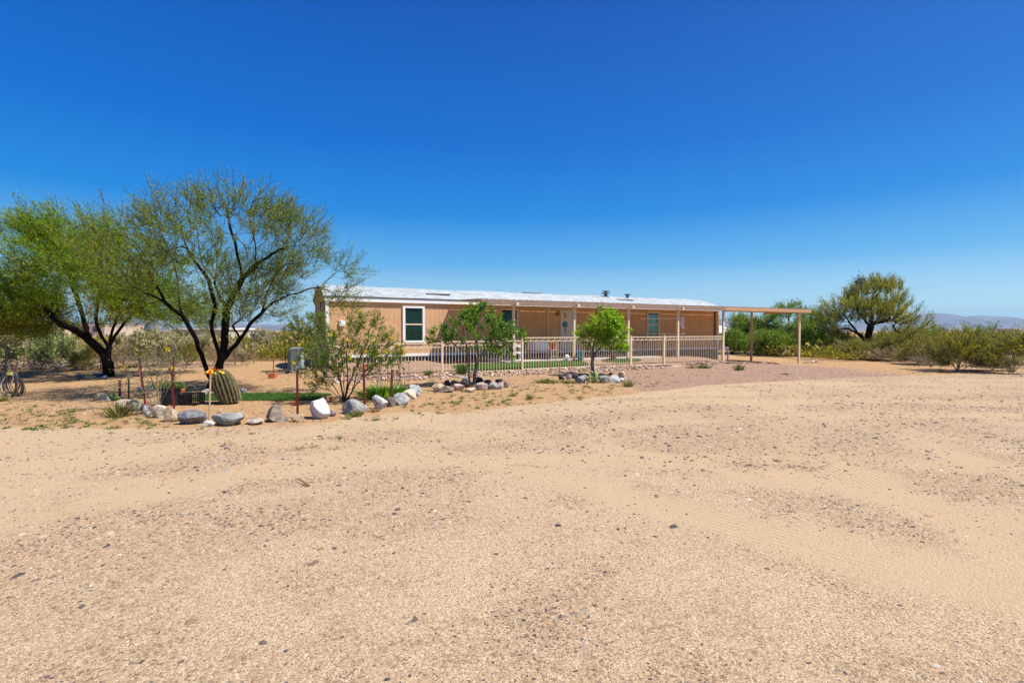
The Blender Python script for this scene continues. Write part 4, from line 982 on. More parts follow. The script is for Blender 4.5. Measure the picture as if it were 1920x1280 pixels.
bush_tree(1372, 664, [(1376, 640, 0, 20, 20, 1.2)], 120, LF['thicket'], 'small green tree hiding the foot of the white-roofed shed', group=g_)
bush_tree(1396, 662, [(1396, 632, 0, 24, 26, 1.6), (1385, 610, 0, 14, 18, 1.0), (1400, 604, 0, 12, 12, .8)], 200, LF['thicket'], 'rounded green tree nearest the home, seen through the carport', group=g_)
bush_tree(1474, 663, [(1470, 610, 0, 40, 28, 2.4), (1480, 585, 0, 26, 16, 1.6), (1450, 635, 0, 30, 22, 1.8), (1495, 630, 0, 24, 22, 1.6)], 380, LF['thicket'], 'tallest green tree behind the carport roof, its top showing above it', .14, group=g_)
bush_tree(1540, 664, [(1535, 630, 0, 28, 34, 2.0), (1520, 602, 0, 18, 16, 1.4), (1560, 645, 0, 20, 18, 1.4)], 260, LF['thicket'], 'green tree between the outer carport post and the palo verde', group=g_)
bush_tree(1432, 664, [(1430, 640, 0, 26, 22, 1.5), (1420, 615, 1, 18, 16, 1.4)], 200, LF['thicket'], 'low green tree filling the middle of the carport opening', group=g_)
# ---- creosote and other bushes: prototypes, then copies
seed(106)
def proto_bush(lf, tw, n=110, w_=1.0, h=1.0, stems=9, lsz=(.085, .018), per=9, twn=.45, seed=0, low=.35):
    s = Skel(); s.node((0, 0, -.05), -1)
    for i in range(stems):
        an = i * 2.4 + rng.uniform(-.4, .4); tl = rng.uniform(.2, 1.0) * .5 * w_; q = np.array((math.cos(an) * tl, math.sin(an) * tl, h * rng.uniform(.45, .7)))
        s.limb([np.array((0, 0, -.05)), q * (.35, .35, .4), q], .12)
    bl = [(np.array((rng.uniform(-.5, .5) * w_, rng.uniform(-.5, .5) * w_, h * rng.uniform(.45, .85))), np.array((w_ * rng.uniform(.14, .28), w_ * .24, h * rng.uniform(.14, .30)))) for _ in range(8)] + [(np.array((0, 0, h * .5)), np.array((w_ * .5, w_ * .5, h * .3))), (np.array((0, 0, h * .30)), np.array((w_ * .60, w_ * .60, h * .26))), (np.array((0, 0, h * .25)), np.array((w_ * .66, w_ * .66, h * .2)))]
    ends = s.grow(blob_points(bl, n, -.2, 3.0, low), .14, .5, 0, .12)
    s.twigs(ends, 3, twn, 3, np.zeros(3), .6, .5)
    return s, leaf_at(s, per, lsz[0], lsz[1], 2, .45, .3, .03, mask=lambda p: p[:, 2] > h * (.30 + .18 * np.sin(p[:, 0] * 5 + p[:, 1] * 4)))
def bush_proto(name, lf, stem, **k):
    s, (V, F) = proto_bush(lf, stem, **k); s.radii(.03, .004)
    t = thing(name, 'prototype', 'bush', (0, 0, 0)); link('stems', s.mesh('stems', 3), stem, t); link('foliage', npmesh('foliage', V, F), lf, t); return t
protos = {}
for nm, lf, st, kw in (('creosote_a', 'creosote', 'twig_grey', dict(n=125, stems=13)), ('creosote_b', 'creosote', 'twig_grey', dict(n=130, stems=14)), ('creosote_c', 'creosote', 'twig_grey', dict(n=105, stems=12)),
                       ('greybush', 'grey', 'twig_grey', dict(n=130, lsz=(.09, .05), per=6)), ('drybush', 'dry', 'twig_grey', dict(n=110, per=2, stems=12)), ('olive', 'thicket', 'twig_grey', dict(n=120))):
    protos[nm] = bush_proto('bush', LF[lf], M[st], **kw)
used = set()
def put_bush(kind, x0, x1, y0, y1, label, group, name='creosote_bush', cat='bush'):
    g = G((x0 + x1) / 2, y1); D = g[1]; sx = (x1 - x0) / FPX * D / 1.45; sz = (y1 - y0) / FPX * D / 1.25
    pr = protos[kind]
    if kind not in used:
        used.add(kind); o = pr; o.location = tuple(map(float, g)); o.rotation_euler = (0, 0, rnd.uniform(0, 6)); o.scale = (sx, sx, sz); o['label'] = label; o['group'] = group; o['category'] = cat
    else: o = dup(pr, g, rnd.uniform(0, 6), (sx, sx, sz), label, group, cat)
    o.name = name; return o
gc = 'creosote bushes lining the desert beyond the drive'
CB = [('creosote_a', 1745, 1845, 618, 695, 'large creosote bush with a fan of bare grey stems at its foot'), ('creosote_b', 1655, 1725, 622, 676, 'creosote bush at the foot of the palo verde\'s right side'),
 ('creosote_c', 1705, 1775, 620, 684, 'creosote bush left of the one with the fan of grey stems'), ('creosote_b', 1835, 1960, 624, 698, 'orange-tinged creosote bush at the right edge of the picture'),
 ('creosote_a', 1580, 1660, 636, 674, 'low creosote bush growing against the palo verde trunk'), ('creosote_c', 1800, 1880, 612, 672, 'creosote bush behind the gap between the two nearest ones'),
 ('olive', 1815, 1900, 608, 668, 'greener taller bush rising behind the creosotes near the right edge'), ('creosote_a', 1885, 1990, 612, 672, 'creosote bush behind the orange-tinged one at the right edge'),
 ('creosote_b', 1740, 1800, 616, 664, 'creosote bush behind, under the distant mountain peak'), ('drybush', 1540, 1600, 642, 670, 'dry greyish bush under the palo verde\'s left limb'),
 ('creosote_c', 1500, 1560, 640, 668, 'creosote bush just right of the outer carport post'), ('olive', 1345, 1385, 622, 660, 'green bush below the far white shed roof'),
 ('creosote_c', 1655, 1710, 615, 660, 'creosote bush seen through the palo verde\'s right branches'), ('drybush', 1720, 1770, 650, 688, 'low bare grey bush beside the fan-stemmed creosote')]
CB += [('creosote_b', 1560, 1640, 630, 668, 'creosote bush behind the low one at the palo verde foot'), ('olive', 1690, 1750, 612, 668, 'taller greener bush behind the palo verde\'s right side'),
 ('creosote_a', 1770, 1840, 616, 670, 'creosote bush filling the back row left of the greener taller bush'), ('creosote_c', 1860, 1930, 622, 682, 'creosote bush between the orange-tinged one and the fan-stemmed one'),
 ('drybush', 1830, 1890, 655, 694, 'dry low bush between the two nearest creosotes'), ('creosote_b', 1690, 1760, 640, 682, 'low creosote bush in the front row right of the palo verde'),
 ('creosote_a', 1610, 1680, 640, 674, 'creosote bush hiding the right foot of the palo verde trunk'), ('creosote_c', 1905, 1990, 630, 690, 'last creosote bush cut off by the right picture edge'),
 ('drybush', 1640, 1700, 650, 678, 'grey dry bush in front of the palo verde\'s right limb')]
for k_, x0, x1, y0, y1, lb in CB: put_bush(k_, x0, x1, y0, y1, lb, gc)
gl = 'bushes at the edge of the desert on the left'
LB = [('greybush', 20, 100, 618, 688, 'large grey-green bush behind the pile of dead branches'), ('greybush', 85, 150, 632, 690, 'smaller grey-green bush right of the large one, under the left tree'),
 ('creosote_b', 138, 172, 655, 694, 'small mustard-coloured bush between grey-green bush and left tree trunk'), ('drybush', 205, 270, 640, 690, 'dry brown bush just right of the left tree trunk'),
 ('drybush', 270, 330, 645, 688, 'dry grey bush between the two mesquite trees, left one'), ('creosote_c', 325, 375, 640, 686, 'olive-brown bush just left of the big tree\'s trunk'),
 ('drybush', 430, 480, 640, 678, 'dry bush right of the big tree\'s trunk'), ('drybush', 480, 525, 636, 672, 'pale dry bush with whitish stems behind the yard, right of the thin post'),
 ('creosote_a', 510, 560, 645, 670, 'low yellow-green bush left of the electric pedestal'), ('creosote_b', -40, 25, 640, 688, 'olive bush at the left picture edge behind the cable coil'),
 ('olive', 225, 290, 630, 672, 'taller olive bush behind the dry brown one near the left tree'), ('drybush', 375, 430, 646, 684, 'dry brown bush seen between the stems of the big tree'),
 ('creosote_a', 160, 215, 640, 680, 'olive bush right behind the left tree trunk'), ('creosote_c', 440, 520, 632, 664, 'broad olive bush behind the dry ones under the distant mountains')]
for k_, x0, x1, y0, y1, lb in LB: put_bush(k_, x0, x1, y0, y1, lb, gl, 'desert_bush')
# ---- cholla cactus
seed(107)
def cholla(seed):
    s = Skel(); s.node((0, 0, -.05), -1); s.limb([np.array((0, 0, -.05)), np.array((0, 0, .45)), np.array((.05, 0, .75))], .15)
    bl = [(np.array((0, 0, 1.15)), np.array((.5, .5, .36))), (np.array((.25, .1, .95)), np.array((.4, .4, .25)))]
    ends = s.grow(blob_points(bl, 46, -.3, 3, .3), .12, .3, 0, .15); s.twigs(ends, 2, .16, 2, np.array((0, 0, .8)), .2, .8)
    s.radii(.055, .022); V, F = leaf_at(s, 30, .05, .026, 1, 1.3, .2, .035)
    t = thing('cholla_cactus', 'prototype', 'cactus'); link('stems', s.mesh('stems', 5), M['bark_grey'], t); link('spines', npmesh('spines', V, F), LF['cholla'], t); return t
ch = [cholla(i) for i in range(3)]
CH0 = [(16, 692, 618, 46, 'cholla cactus at the left edge behind the cable coil'), (262, 686, 626, 44, 'tallest pale-topped cholla cactus between the two mesquites'), (297, 684, 622, 34, 'pale-topped cholla cactus, second from the left tree, between the mesquites'),
 (325, 684, 634, 34, 'low pale-topped cholla cactus below the pale distant barn'), (351, 682, 636, 30, 'pale cholla cactus just left of the big tree\'s left stem'), (383, 680, 630, 28, 'cholla cactus seen between the stems of the big tree'),
 (440, 680, 648, 16, 'small yellowish cholla just right of the big tree\'s trunk'), (453, 682, 658, 14, 'smallest yellowish cholla near the thin wire-fence post'), (476, 679, 648, 16, 'small yellowish cholla right of the thin wire-fence post'),
 (484, 662, 622, 26, 'pale cholla cactus standing against the distant mountains'), (502, 664, 622, 24, 'cholla cactus just left of the first yellow-flowered bush, against the mountains'), (232, 684, 632, 30, 'pale cholla cactus close to the left tree\'s right branch'),
 (1905, 672, 645, 20, 'grey-green cholla near the right picture edge among creosote bushes')]
CH = [(x, yb + 3, yt - 4, wd * 1.25, lb) for x, yb, yt, wd, lb in CH0]
for i, (x, yb, yt, wd, lb) in enumerate(CH):
    g = G(x, yb); sx = wd / FPX * g[1] / 1.25; sz = (yb - yt) / FPX * g[1] / 1.45
    if i < 3: o = ch[i]; o.location = tuple(map(float, g)); o.scale = (sx, sx, sz); o['label'] = lb; o['group'] = 'cholla cacti'
    else: dup(ch[i % 3], g, rnd.uniform(0, 6), (sx, sx, sz), lb, 'cholla cacti')
# ---- flowering shrubs
seed(108)
def flower_shrub(name, label, base_px, bls, stems, n, leafper, lf, flowers, rb=.03, yp=None, bark='bark_grey', leafsz=(.055, .02)):
    b = G(*base_px); D = b[1]; s = Skel(); s.node(b - (0, 0, .05), -1)
    for st in stems: s.limb([b - (0, 0, .05)] + px3(st, D), .12)
    ends = s.grow(blob_points(blobs_px(bls, D), n, -1.5, 2.6, .3), .11, .9, 0, .1); s.twigs(ends, 2, .18, 2, b, .2, .8)
    def lfs(q):
        out = [('foliage', *leaf_at(q, leafper, leafsz[0], leafsz[1], 2, .9, .4, .02), lf)]
        if flowers:
            e = q.p[np.where(q.lv[:q.n] >= 2)[0]]; c = e[rng.choice(len(e), flowers, replace=False)]
            fl.append(c)
        return out
    fl = []; t = make_tree(name, label, 'shrub', b, s, rb, .0035, lfs, M[bark], None, None, 5, tname='stems')
    if fl:
        cc = rng.normal(size=(9, 3)) * .016; V, F = leaves(cc, rv(9), .045, .04); me = npmesh('flower', V, F); me.materials.append(LF['yellow'])
        for q in fl[0]: o = bpy.data.objects.new('flower', me); COL.objects.link(o); o.parent = t; o.location = q; o.rotation_euler = tuple(rng.uniform(0, 6.28, 3))
    return t
flower_shrub('flowering_shrub', 'wide open shrub with yellow flowers and a fan of dark stems by the fence', (645, 752),
 [(680, 640, 0, 60, 40, .7), (725, 660, 0, 38, 32, .6), (600, 680, 0, 45, 40, .7), (690, 605, 0, 28, 16, .4), (660, 680, 0, 70, 30, .7), (605, 725, 0, 26, 14, .3)],
 [[(630, 730, 0), (605, 700, 0), (580, 690, 0)], [(638, 715, 0), (615, 660, .1), (590, 640, .2)], [(645, 710, -.1), (640, 660, -.1), (635, 640, -.1)], [(652, 715, .1), (650, 660, .2), (655, 620, .2)],
  [(655, 720, 0), (672, 680, 0), (690, 640, 0), (695, 600, 0)], [(662, 730, 0), (690, 690, 0), (720, 655, 0), (745, 640, 0)], [(650, 730, -.2), (665, 690, -.4), (680, 660, -.5)], [(660, 735, .1), (668, 700, .3), (712, 680, .3)], [(625, 735, .1), (590, 722, 0), (575, 720, 0)]], 400, 6, LF['bells'], 60, .045, bark='bark_brown')
flower_shrub('flowering_shrub', 'taller yellow-flowered bush behind the electric pedestal beside the home\'s gable', (594, 688),
 [(578, 618, 0, 32, 28, .9), (556, 628, 0, 28, 18, .7), (602, 640, 0, 24, 30, .8), (592, 598, 0, 20, 16, .5)],
 [[(588, 670, 0), (575, 630, 0), (570, 600, 0)], [(592, 670, .1), (600, 640, .1)], [(590, 672, .1), (575, 640, .1), (555, 628, .1)], [(590, 665, 0), (590, 620, .2)]], 260, 7, LF['bells'], 34, .03, leafsz=(.07, .03))
flower_shrub('bare_shrub', 'nearly bare shrub with grey curving stems beside the black plant pot', (298, 775),
 [(270, 705, 0, 40, 40, .6), (320, 690, 0, 30, 35, .5), (245, 720, 0, 20, 25, .4), (300, 670, 0, 35, 18, .4)],
 [[(285, 755, 0), (262, 725, 0), (245, 700, 0)], [(290, 750, .1), (278, 715, .1), (268, 680, .1)], [(296, 745, 0), (293, 700, 0), (290, 660, 0)], [(300, 745, .1), (303, 700, .1), (308, 665, .1)], [(303, 752, 0), (320, 715, 0), (335, 690, 0)], [(288, 760, -.1), (255, 735, -.2), (235, 715, -.2)], [(300, 750, -.1), (312, 720, -.2), (300, 690, -.2)]], 110, 1, LF['bells'], 5, .028)
bb = protos
# ---- small plants
seed(109)
def tuft(name, label, cat, px, py, wd, ht, lf, n=70, group=None, tilt=.5):
    g = G(px, py); D = g[1]; r = wd / 2 / FPX * D; h = ht / FPX * D
    x, y = rng.normal(size=(2, n)) * r * .28; V, F = blades(x, y, 0 * x - .02, h * rng.uniform(.6, 1.1, n), max(.0035, .10 * r), tilt)
    V = V + np.repeat(np.stack([x, y, 0 * x], 1), 3, 0) * np.tile((0, 0, 1.0), n)[:, None] * 1.2
    o = link(name, npmesh(name, V, F), lf); o.location = tuple(map(float, g)); tag(o, label, cat, group); return o
tuft('weed_clump', 'yellow-green weed clump in front of the cream bed-edging rock', 'weed', 224, 780, 42, 32, LF['weed'], 160, None, .45)
tuft('weed_clump', 'green weed clump behind the left panel of the railing fence', 'weed', 803, 705, 16, 18, LF['green'], 110, None, .35)
tuft('weed_clump', 'leafy green plant at the fence foot left of the two-stemmed tree', 'plant', 866, 701, 24, 26, LF['green'], 200, None, .35)
tuft('weed_clump', 'small weed at the left picture edge below the cable coil', 'weed', 6, 752, 20, 18, LF['weed'], 90, None, .5)
tuft('weed_clump', 'dry yellowish weed on the bare sand left of the bed', 'weed', 142, 772, 18, 18, LF['weed'], 60, None, .6)
tuft('weed_clump', 'pale weed growing in front of the wide blocky grey rock', 'weed', 670, 780, 20, 18, LF['weed'], 90, None, .5)
tuft('weed_clump', 'thin green weed in front of the low pinkish stone', 'weed', 478, 794, 12, 20, LF['green'], 50, None, .4)
tuft('weed_clump', 'green weed clump at the right of the round tree\'s rock ring', 'weed', 1178, 724, 20, 20, LF['weed'], 100, None, .5)
tuft('weed_clump', 'green weed on the pink gravel beside the rubble end', 'weed', 1386, 694, 20, 16, LF['green'], 120, None, .5)
tuft('weed_clump', 'low weed mound alone on the pink gravel before the carport', 'weed', 1472, 702, 18, 6, LF['green'], 110, None, .9)
tuft('weed_clump', 'tall sparse weed on the open dirt between the rock rings', 'weed', 993, 748, 18, 16, LF['weed'], 90, None, .5)
tuft('weed_clump', 'olive weed on the dirt, left one between the rock rings', 'weed', 961, 742, 16, 12, LF['weed'], 80, None, .6)
tuft('weed_clump', 'green weed behind the bed end by the rubble strip', 'weed', 811, 724, 10, 14, LF['green'], 70, None, .4)
tuft('weed_clump', 'yellow-green mat of weeds left of the round tree\'s rocks', 'weed', 1025, 717, 46, 10, LF['weed'], 260, None, .8)
tuft('weed_clump', 'yellow-green mat of weeds touching the large grey rock', 'weed', 1066, 718, 30, 9, LF['weed'], 200, None, .8)
tuft('weed_clump', 'rusty dry weed at the fence end below the corner stand', 'weed', 1295, 690, 18, 8, LF['dry'], 100, None, .7)
tuft('weed_clump', 'green weed at the fence foot right of the rusty dry one', 'weed', 1318, 690, 26, 10, LF['green'], 140, None, .6)
tuft('weed_clump', 'yellow dry weed at the foot of the right-hand red stake', 'weed', 702, 771, 26, 12, LF['dry'], 100, None, .7)
tuft('leafy_plant', 'dense green strap-leaved plants below the dry flower stalks', 'plant', 720, 744, 84, 26, LF['dark'], 420, None, .4)
# dry stalks with brown heads
g = G(735, 738); D = g[1]; mb = MB(); hb = []
for i in range(26):
    x = rng.uniform(-.42, .42); y = rng.uniform(-.12, .2); h = rng.uniform(.45, .85); lx = x + rng.normal() * .06
    mb.tube([(x, y, 0), (x * .5 + lx * .5, y, h * .5), (lx, y, h)], .006, 3); hb.append((lx, y, h))
t = thing('dry_flower_stalks', 'clump of dead brown flower stalks with round seed heads', 'dead flowers', g); mb.build('stalks', M['twig_grey'], t); sm = mat('seed_head', (.16, .05, .03), .9); h0 = MB().lathe([(0, -.02), (.022, 0), (.024, .02), (0, .035)], 6).build('seed_head', sm, t); h0.location = hb[0]
for q in hb[1:]: o = h0.copy(); COL.objects.link(o); o.parent = t; o.location = q
# ground weeds, uncountable
def weeds():
    Vs = []; zones = [(0, 430, 776, 806, 110, 'g'), (640, 960, 740, 790, 120, 'g'), (800, 1250, 715, 760, 120, 'g'), (0, 340, 742, 780, 60, 'g'), (420, 900, 795, 850, 20, 'g'), (1180, 1340, 700, 725, 16, 'g'), (800, 1180, 700, 735, 50, 'g')]
    out = {'g': [], 'd': []}
    for x0, x1, y0, y1, n, k in zones:
        for _ in range(n):
            px, py = rng.uniform(x0, x1), rng.uniform(y0, y1)
            if 640 < px < 960 and py > 800 - (px - 640) * .13: continue
            if px > 960 and py > 772 - (px - 960) * .17: continue
            if 300 < px < 640 and 740 < py < 800: continue
            g = G(px, py); r = rng.uniform(.02, .085); m = rng.integers(14, 50); x, y = rng.normal(size=(2, m)) * r * .6 + g[:2, None]
            V, F = blades(x, y, 0 * x + g[2] - .005, rng.uniform(.02, .075, m), .008, .9); out['g' if rng.uniform() < .7 else 'd'].append((V, F))
    for k, nm, lf in (('g', 'weeds', LF['green']), ('d', 'dry_weeds', LF['dry'])):
        o = link(nm, npmesh(nm, *cat_(*out[k])), lf); o['kind'] = 'stuff'
weeds()
# prickly pears
def prickly(label, px, py, pads, m):
    g = G(px, py); D = g[1]; t = thing('prickly_pear', label, 'cactus', g)
    for x, y, w_, h in pads:
        c = P(x, y, D) - g; rx = w_ / 2 / FPX * D; rz = h / 2 / FPX * D; mb = MB(); vs = []; k = 12
        for yy, sc in ((-.5, .75), (0, 1), (.5, .75)):
            for j in range(k): a_ = 6.283 * j / k; vs.append((rx * sc * math.cos(a_), yy * rx * .35, rz * sc * math.sin(a_) * (1 + .1 * math.sin(a_))))
        fs = [tuple(range(k)), tuple(2 * k + j for j in range(k))[::-1]] + [(i * k + j, (i + 1) * k + j, (i + 1) * k + (j + 1) % k, i * k + (j + 1) % k) for i in (0, 1) for j in range(k)]
        mb.add(vs, fs); o = mb.build('pad', m, t, True); o.location = c + np.array((0, rng.uniform(-.06, .06), 0)); o.rotation_euler = (rng.uniform(-.3, .3), rng.uniform(-.4, .4), rng.uniform(-.8, .8))
M['pear'] = mat('cactus_pad', (.17, .24, .08), .6, .2, 14, .4, 60, col2=(.38, .40, .18)); M['pear2'] = mat('green_pad', (.06, .16, .03), .6, .2, 14)
prickly('pale prickly pear cactus at the foot of the round tree', 1112, 718, [(1107, 704, 10, 13), (1112, 710, 12, 14), (1118, 706, 9, 13), (1104, 713, 10, 10), (1120, 713, 10, 11), (1113, 715, 12, 9), (1109, 700, 8, 10), (1117, 699, 7, 10), (1124, 709, 7, 9)], M['pear'])
prickly('small green prickly pear behind the leftmost tan rock', 212, 752, [(206, 744, 10, 11), (213, 740, 9, 12), (218, 747, 10, 9), (210, 751, 9, 8)], M['pear2'])
prickly('small prickly pear growing beside the square clay block in the yard', 506, 708, [(502, 698, 4, 9), (505, 703, 5, 8)], M['pear2'])
# ---- barrel cactus
seed(110)
def barrel():
    g = G(428, 756); D = g[1]; u = D / FPX; t = thing('barrel_cactus', 'big leaning barrel cactus with a crown of yellow fruit behind the striped rock', 'cactus', g)
    K = 18; n = 22; H_ = 66 * u; ctr = []; rad = []
    for i in range(n + 1):
        v = i / n; ctr.append(np.array(((7 - 26 * v ** 1.1) * u, -.02 * v, H_ * v * .93))); rad.append((14.0 + 3.2 * math.sin(min(1, v / .55) * math.pi / 2) * 1.0) * u * (1 if v < .6 else math.sqrt(max(.0, 1 - ((v - .6) / .42) ** 2.2))))
    vs = []; m_ = K * 4
    for i in range(n + 1):
        d = ctr[min(n, i + 1)] - ctr[max(0, i - 1)]; d /= np.linalg.norm(d); ax = np.cross((0, 1, 0), d); ax /= np.linalg.norm(ax); ay = np.cross(d, ax)
        for j in range(m_):
            th = 6.283 * j / m_ + .35 * i / n; rr = rad[i] * (1 + .15 * math.cos(K * 6.283 * j / m_)); vs.append(ctr[i] + ax * rr * math.cos(th) + ay * rr * math.sin(th))
    fs = [(i * m_ + j, i * m_ + (j + 1) % m_, (i + 1) * m_ + (j + 1) % m_, (i + 1) * m_ + j) for i in range(n) for j in range(m_)] + [tuple(n * m_ + j for j in range(m_))]
    mb = MB().add(vs, fs); mb.build('body', mat('barrel_skin', (.07, .068, .022), .7, .3, 6, .3, 60), t, True)
    # spines along each rib
    vv = np.array(vs).reshape(n + 1, m_, 3); pos = []; dr_ = []
    for j in range(0, m_, 4):
        for i in range(1, n):
            for q in range(2):
                f_ = q / 2; a_ = vv[i, j] * (1 - f_) + vv[i + 1, j] * f_; c_ = ctr[i]; o_ = a_ - c_; o_ /= np.linalg.norm(o_)
                for _ in range(7): pos.append(a_); dr_.append(o_ + rng.normal(size=3) * .75)
    dr_ = np.array(dr_); dr_ /= np.linalg.norm(dr_, axis=1)[:, None]; V, F = leaves(np.array(pos), dr_, .036, .0044)
    link('spines', npmesh('spines', V, F), leafmat('barrel_spines', [(0, (.34, .26, .14)), (.6, (.52, .44, .26)), (1, (.50, .30, .24))], .2), t)
    top = ctr[-1]; M['fruit'] = mat('yellow_fruit', (.75, .48, .03), .5, .1, 20); fm = MB(); fm.lathe([(0, 0), (.020, .008), (.024, .03), (.012, .05), (0, .052)], 8); f0 = None
    for i in range(46):
        th = rng.uniform(0, 6.28); rr = rng.uniform(.2, 1) ** .5 * .21; q = top + np.array((rr * math.cos(th) - .01, rr * math.sin(th) * .7 - .08, -rr * .55 + .04))
        if f0 is None: o = fm.build('fruit', M['fruit'], t, True); f0 = o
        else: o = f0.copy(); COL.objects.link(o); o.parent = t
        o.location = q; o.rotation_euler = (rng.uniform(-.5, .5), rng.uniform(-.5, .5), 0)
    q = rng.normal(size=(60, 3)) * (.09, .06, .02) + top + (-.02, -.09, .04); V, F = leaves(q, rv(60), .03, .02); link('blossoms', npmesh('blossoms', V, F), leafmat('red_blossom', [(0, (.6, .05, .01)), (1, (.8, .25, .02))], .3), t)
barrel()
# ---- pots, stakes, posts
seed(111)
def at_px(name, label, cat, px, py, group=None): return thing(name, label, cat, G(px, py), 0, group)
def U_(px, py): return G(px, py)[1] / FPX
u = U_(320, 762); t = at_px('plant_pot', 'large black plastic nursery pot with small green succulents', 'plant pot', 320, 760)
MB().lathe([(0, 0), (15 * u, 0), (16.5 * u, 30 * u), (18 * u, 30 * u), (18 * u, 34 * u), (16 * u, 34 * u), (15.5 * u, 29 * u), (0, 29 * u)], 24).build('pot', M['black'], t, False)
V, F = leaves(rng.normal(size=(260, 3)) * (.13, .1, .04) + (0, 0, 36 * u), rv(260) * (.8, .8, .3) + (0, 0, .6), .10, .03); link('foliage', npmesh('foliage', V, F), LF['green'], t)
for i, (x0, x1, y0, y1, lb) in enumerate([(334, 352, 732, 757, 'small black plastic crate touching the large black pot'), (350, 376, 731, 758, 'black lattice crate right of the two black containers')]):
    u = U_(350, y1); t = at_px('plastic_crate', lb, 'crate', (x0 + x1) / 2, y1, 'black crates by the bed'); w_ = (x1 - x0) * u; h = (y1 - y0) * u * .8; d_ = .3
    for z in np.linspace(.0, h - .02, 7): MB().box(-w_ / 2, w_ / 2, -d_ / 2, d_ / 2, z, z + .012).build('slat', M['black'], t) if z < .01 else MB().box(-w_ / 2, w_ / 2, -d_ / 2, -d_ / 2 + .01, z, z + .02).box(-w_ / 2, w_ / 2, d_ / 2 - .01, d_ / 2, z, z + .02).box(-w_ / 2, -w_ / 2 + .01, -d_ / 2 + .011, d_ / 2 - .011, z, z + .02).box(w_ / 2 - .01, w_ / 2, -d_ / 2 + .011, d_ / 2 - .011, z, z + .02).build('slat', M['black'], t)
    for x in np.linspace(-w_ / 2, w_ / 2 - .015, 8): [MB().box(x, x + .015, yy, yy + .01, 0, h).build('upright', M['black'], t) for yy in (-d_ / 2 - .012, d_ / 2 + .002)]
def clay(label, px, py, w_, h, name='clay_pot'):
    u = U_(px, py); t = at_px(name, label, 'clay pot', px, py); r = w_ * u / 2
    MB().lathe([(0, 0), (r * .65, 0), (r * .9, h * u * .75), (r, h * u * .75), (r, h * u), (r * .85, h * u), (r * .8, h * u * .7), (0, h * u * .65)], 18).build('pot', M['terra'], t); return t
t = clay('wide shallow clay pot with a green plant behind the black crate', 338, 742, 16, 14); V, F = leaves(rng.normal(size=(60, 3)) * (.05, .05, .02) + (0, 0, .22), rv(60), .08, .03); link('foliage', npmesh('foliage', V, F), LF['dark'], t)
clay('shallow clay saucer lying at the foot of the left red stake', 268, 762, 24, 7)
clay('upright small clay pot at the right end of the turf strip', 606, 753, 9, 12); clay('tipped clay pot half under the flowering shrub', 621, 753, 8, 9); clay('small clay bowl with stones in front of the turf, beside the rusty stake', 552, 759, 12, 6)
g = G(282, 768); mb = MB()
for i in range(26):
    c_ = rng.normal(size=3) * (.18, .07, .0) + (0, 0, .02); a_ = rng.uniform(0, 3); w_ = rng.uniform(.03, .07); dx, dy = math.cos(a_) * w_, math.sin(a_) * w_
    mb.hexa([(c_[0] - dx, c_[1] - dy, 0), (c_[0] + dy, c_[1] - dx, 0), (c_[0] + dx, c_[1] + dy, 0), (c_[0] - dy, c_[1] + dx, 0), (c_[0] - dx, c_[1] - dy, .04), (c_[0] + dy, c_[1] - dx, .05), (c_[0] + dx, c_[1] + dy, .07), (c_[0] - dy, c_[1] + dx, .04)])
o = mb.build('clay_shards', mat('clay_shards', (.36, .12, .05), .95, .3, 12)); o.location = tuple(map(float, g)); tag(o, 'heap of broken red clay behind the cream and grey rocks', 'shards')
def stake(name, label, px, pyb, pyt, lean, m, r=.018, tip=None, group=None, k=5):
    u = U_(px, pyb); g = G(px, pyb); h = (pyb - pyt) * u; t = thing(name, label, 'stake', g, 0, group)
    if name == 'fence_post':
        MB().hexa([(-r, -r * .3, -.1), (r, -r * .3, -.1), (r, r * .3, -.1), (-r, r * .3, -.1), (-r + lean * h, -r * .3, h), (r + lean * h, -r * .3, h), (r + lean * h, r * .3, h), (-r + lean * h, r * .3, h)]).build('flange', m, t)
        MB().hexa([(-r * .25, -r * 1.6, -.1), (r * .25, -r * 1.6, -.1), (r * .25, -r * .32, -.1), (-r * .25, -r * .32, -.1), (-r * .25 + lean * h, -r * 1.6, h), (r * .25 + lean * h, -r * 1.6, h), (r * .25 + lean * h, -r * .32, h), (-r * .25 + lean * h, -r * .32, h)]).build('web', m, t)
    else: MB().tube([(0, 0, -.1), (lean * h * .5, 0, h * .5), (lean * h, 0, h)], r, k).build('shaft', m, t)
    if tip: MB().tube([(lean * h * .90, 0, h * .90), (lean * h * 1.003, 0, h * 1.003)], r * 1.15, k).build('tip', tip, t)
M['orange'] = mat('orange_paint', (.85, .12, .02), .5); M['redpaint'] = mat('red_brown_paint', (.15, .022, .02), .7, .2, 20); M['redtip'] = mat('red_paint', (.50, .03, .015), .5)
stake('survey_stake', 'pale wooden stake with a bright orange tip leaning before the barrel cactus', 392, 789, 694, .045, M['wood'], .017, M['orange'], None, 4)
stake('fence_post', 'rusty red steel post standing alone in front of the turf strip', 558, 782, 693, 0, M['redpaint'], .02)
stake('fence_post', 'rusty steel post with a red painted tip in front of the flowering shrub', 684, 768, 682, -.02, M['redpaint'], .022, M['redtip'])
stake('fence_post', 'short dark rusty post among the dry flower stalks', 735, 748, 692, 0, M['rust'], .022)
stake('fence_post', 'leaning red post left of the black pot, tilted left', 275, 768, 686, -.13, M['redpaint'], .018)
stake('fence_post', 'red and silver post leaning in front of the large black pot', 327, 768, 690, -.06, M['redpaint'], .018)
stake('fence_post', 'dark thin post behind the large black pot', 325, 742, 662, .02, M['rust'], .02)
stake('fence_post', 'short rusty post behind the weeds left of the bare shrub', 225, 742, 712, 0, M['rust'], .024)
stake('fence_post', 'dark green post left of the bare shrub', 242, 755, 707, 0, M['black'], .016)
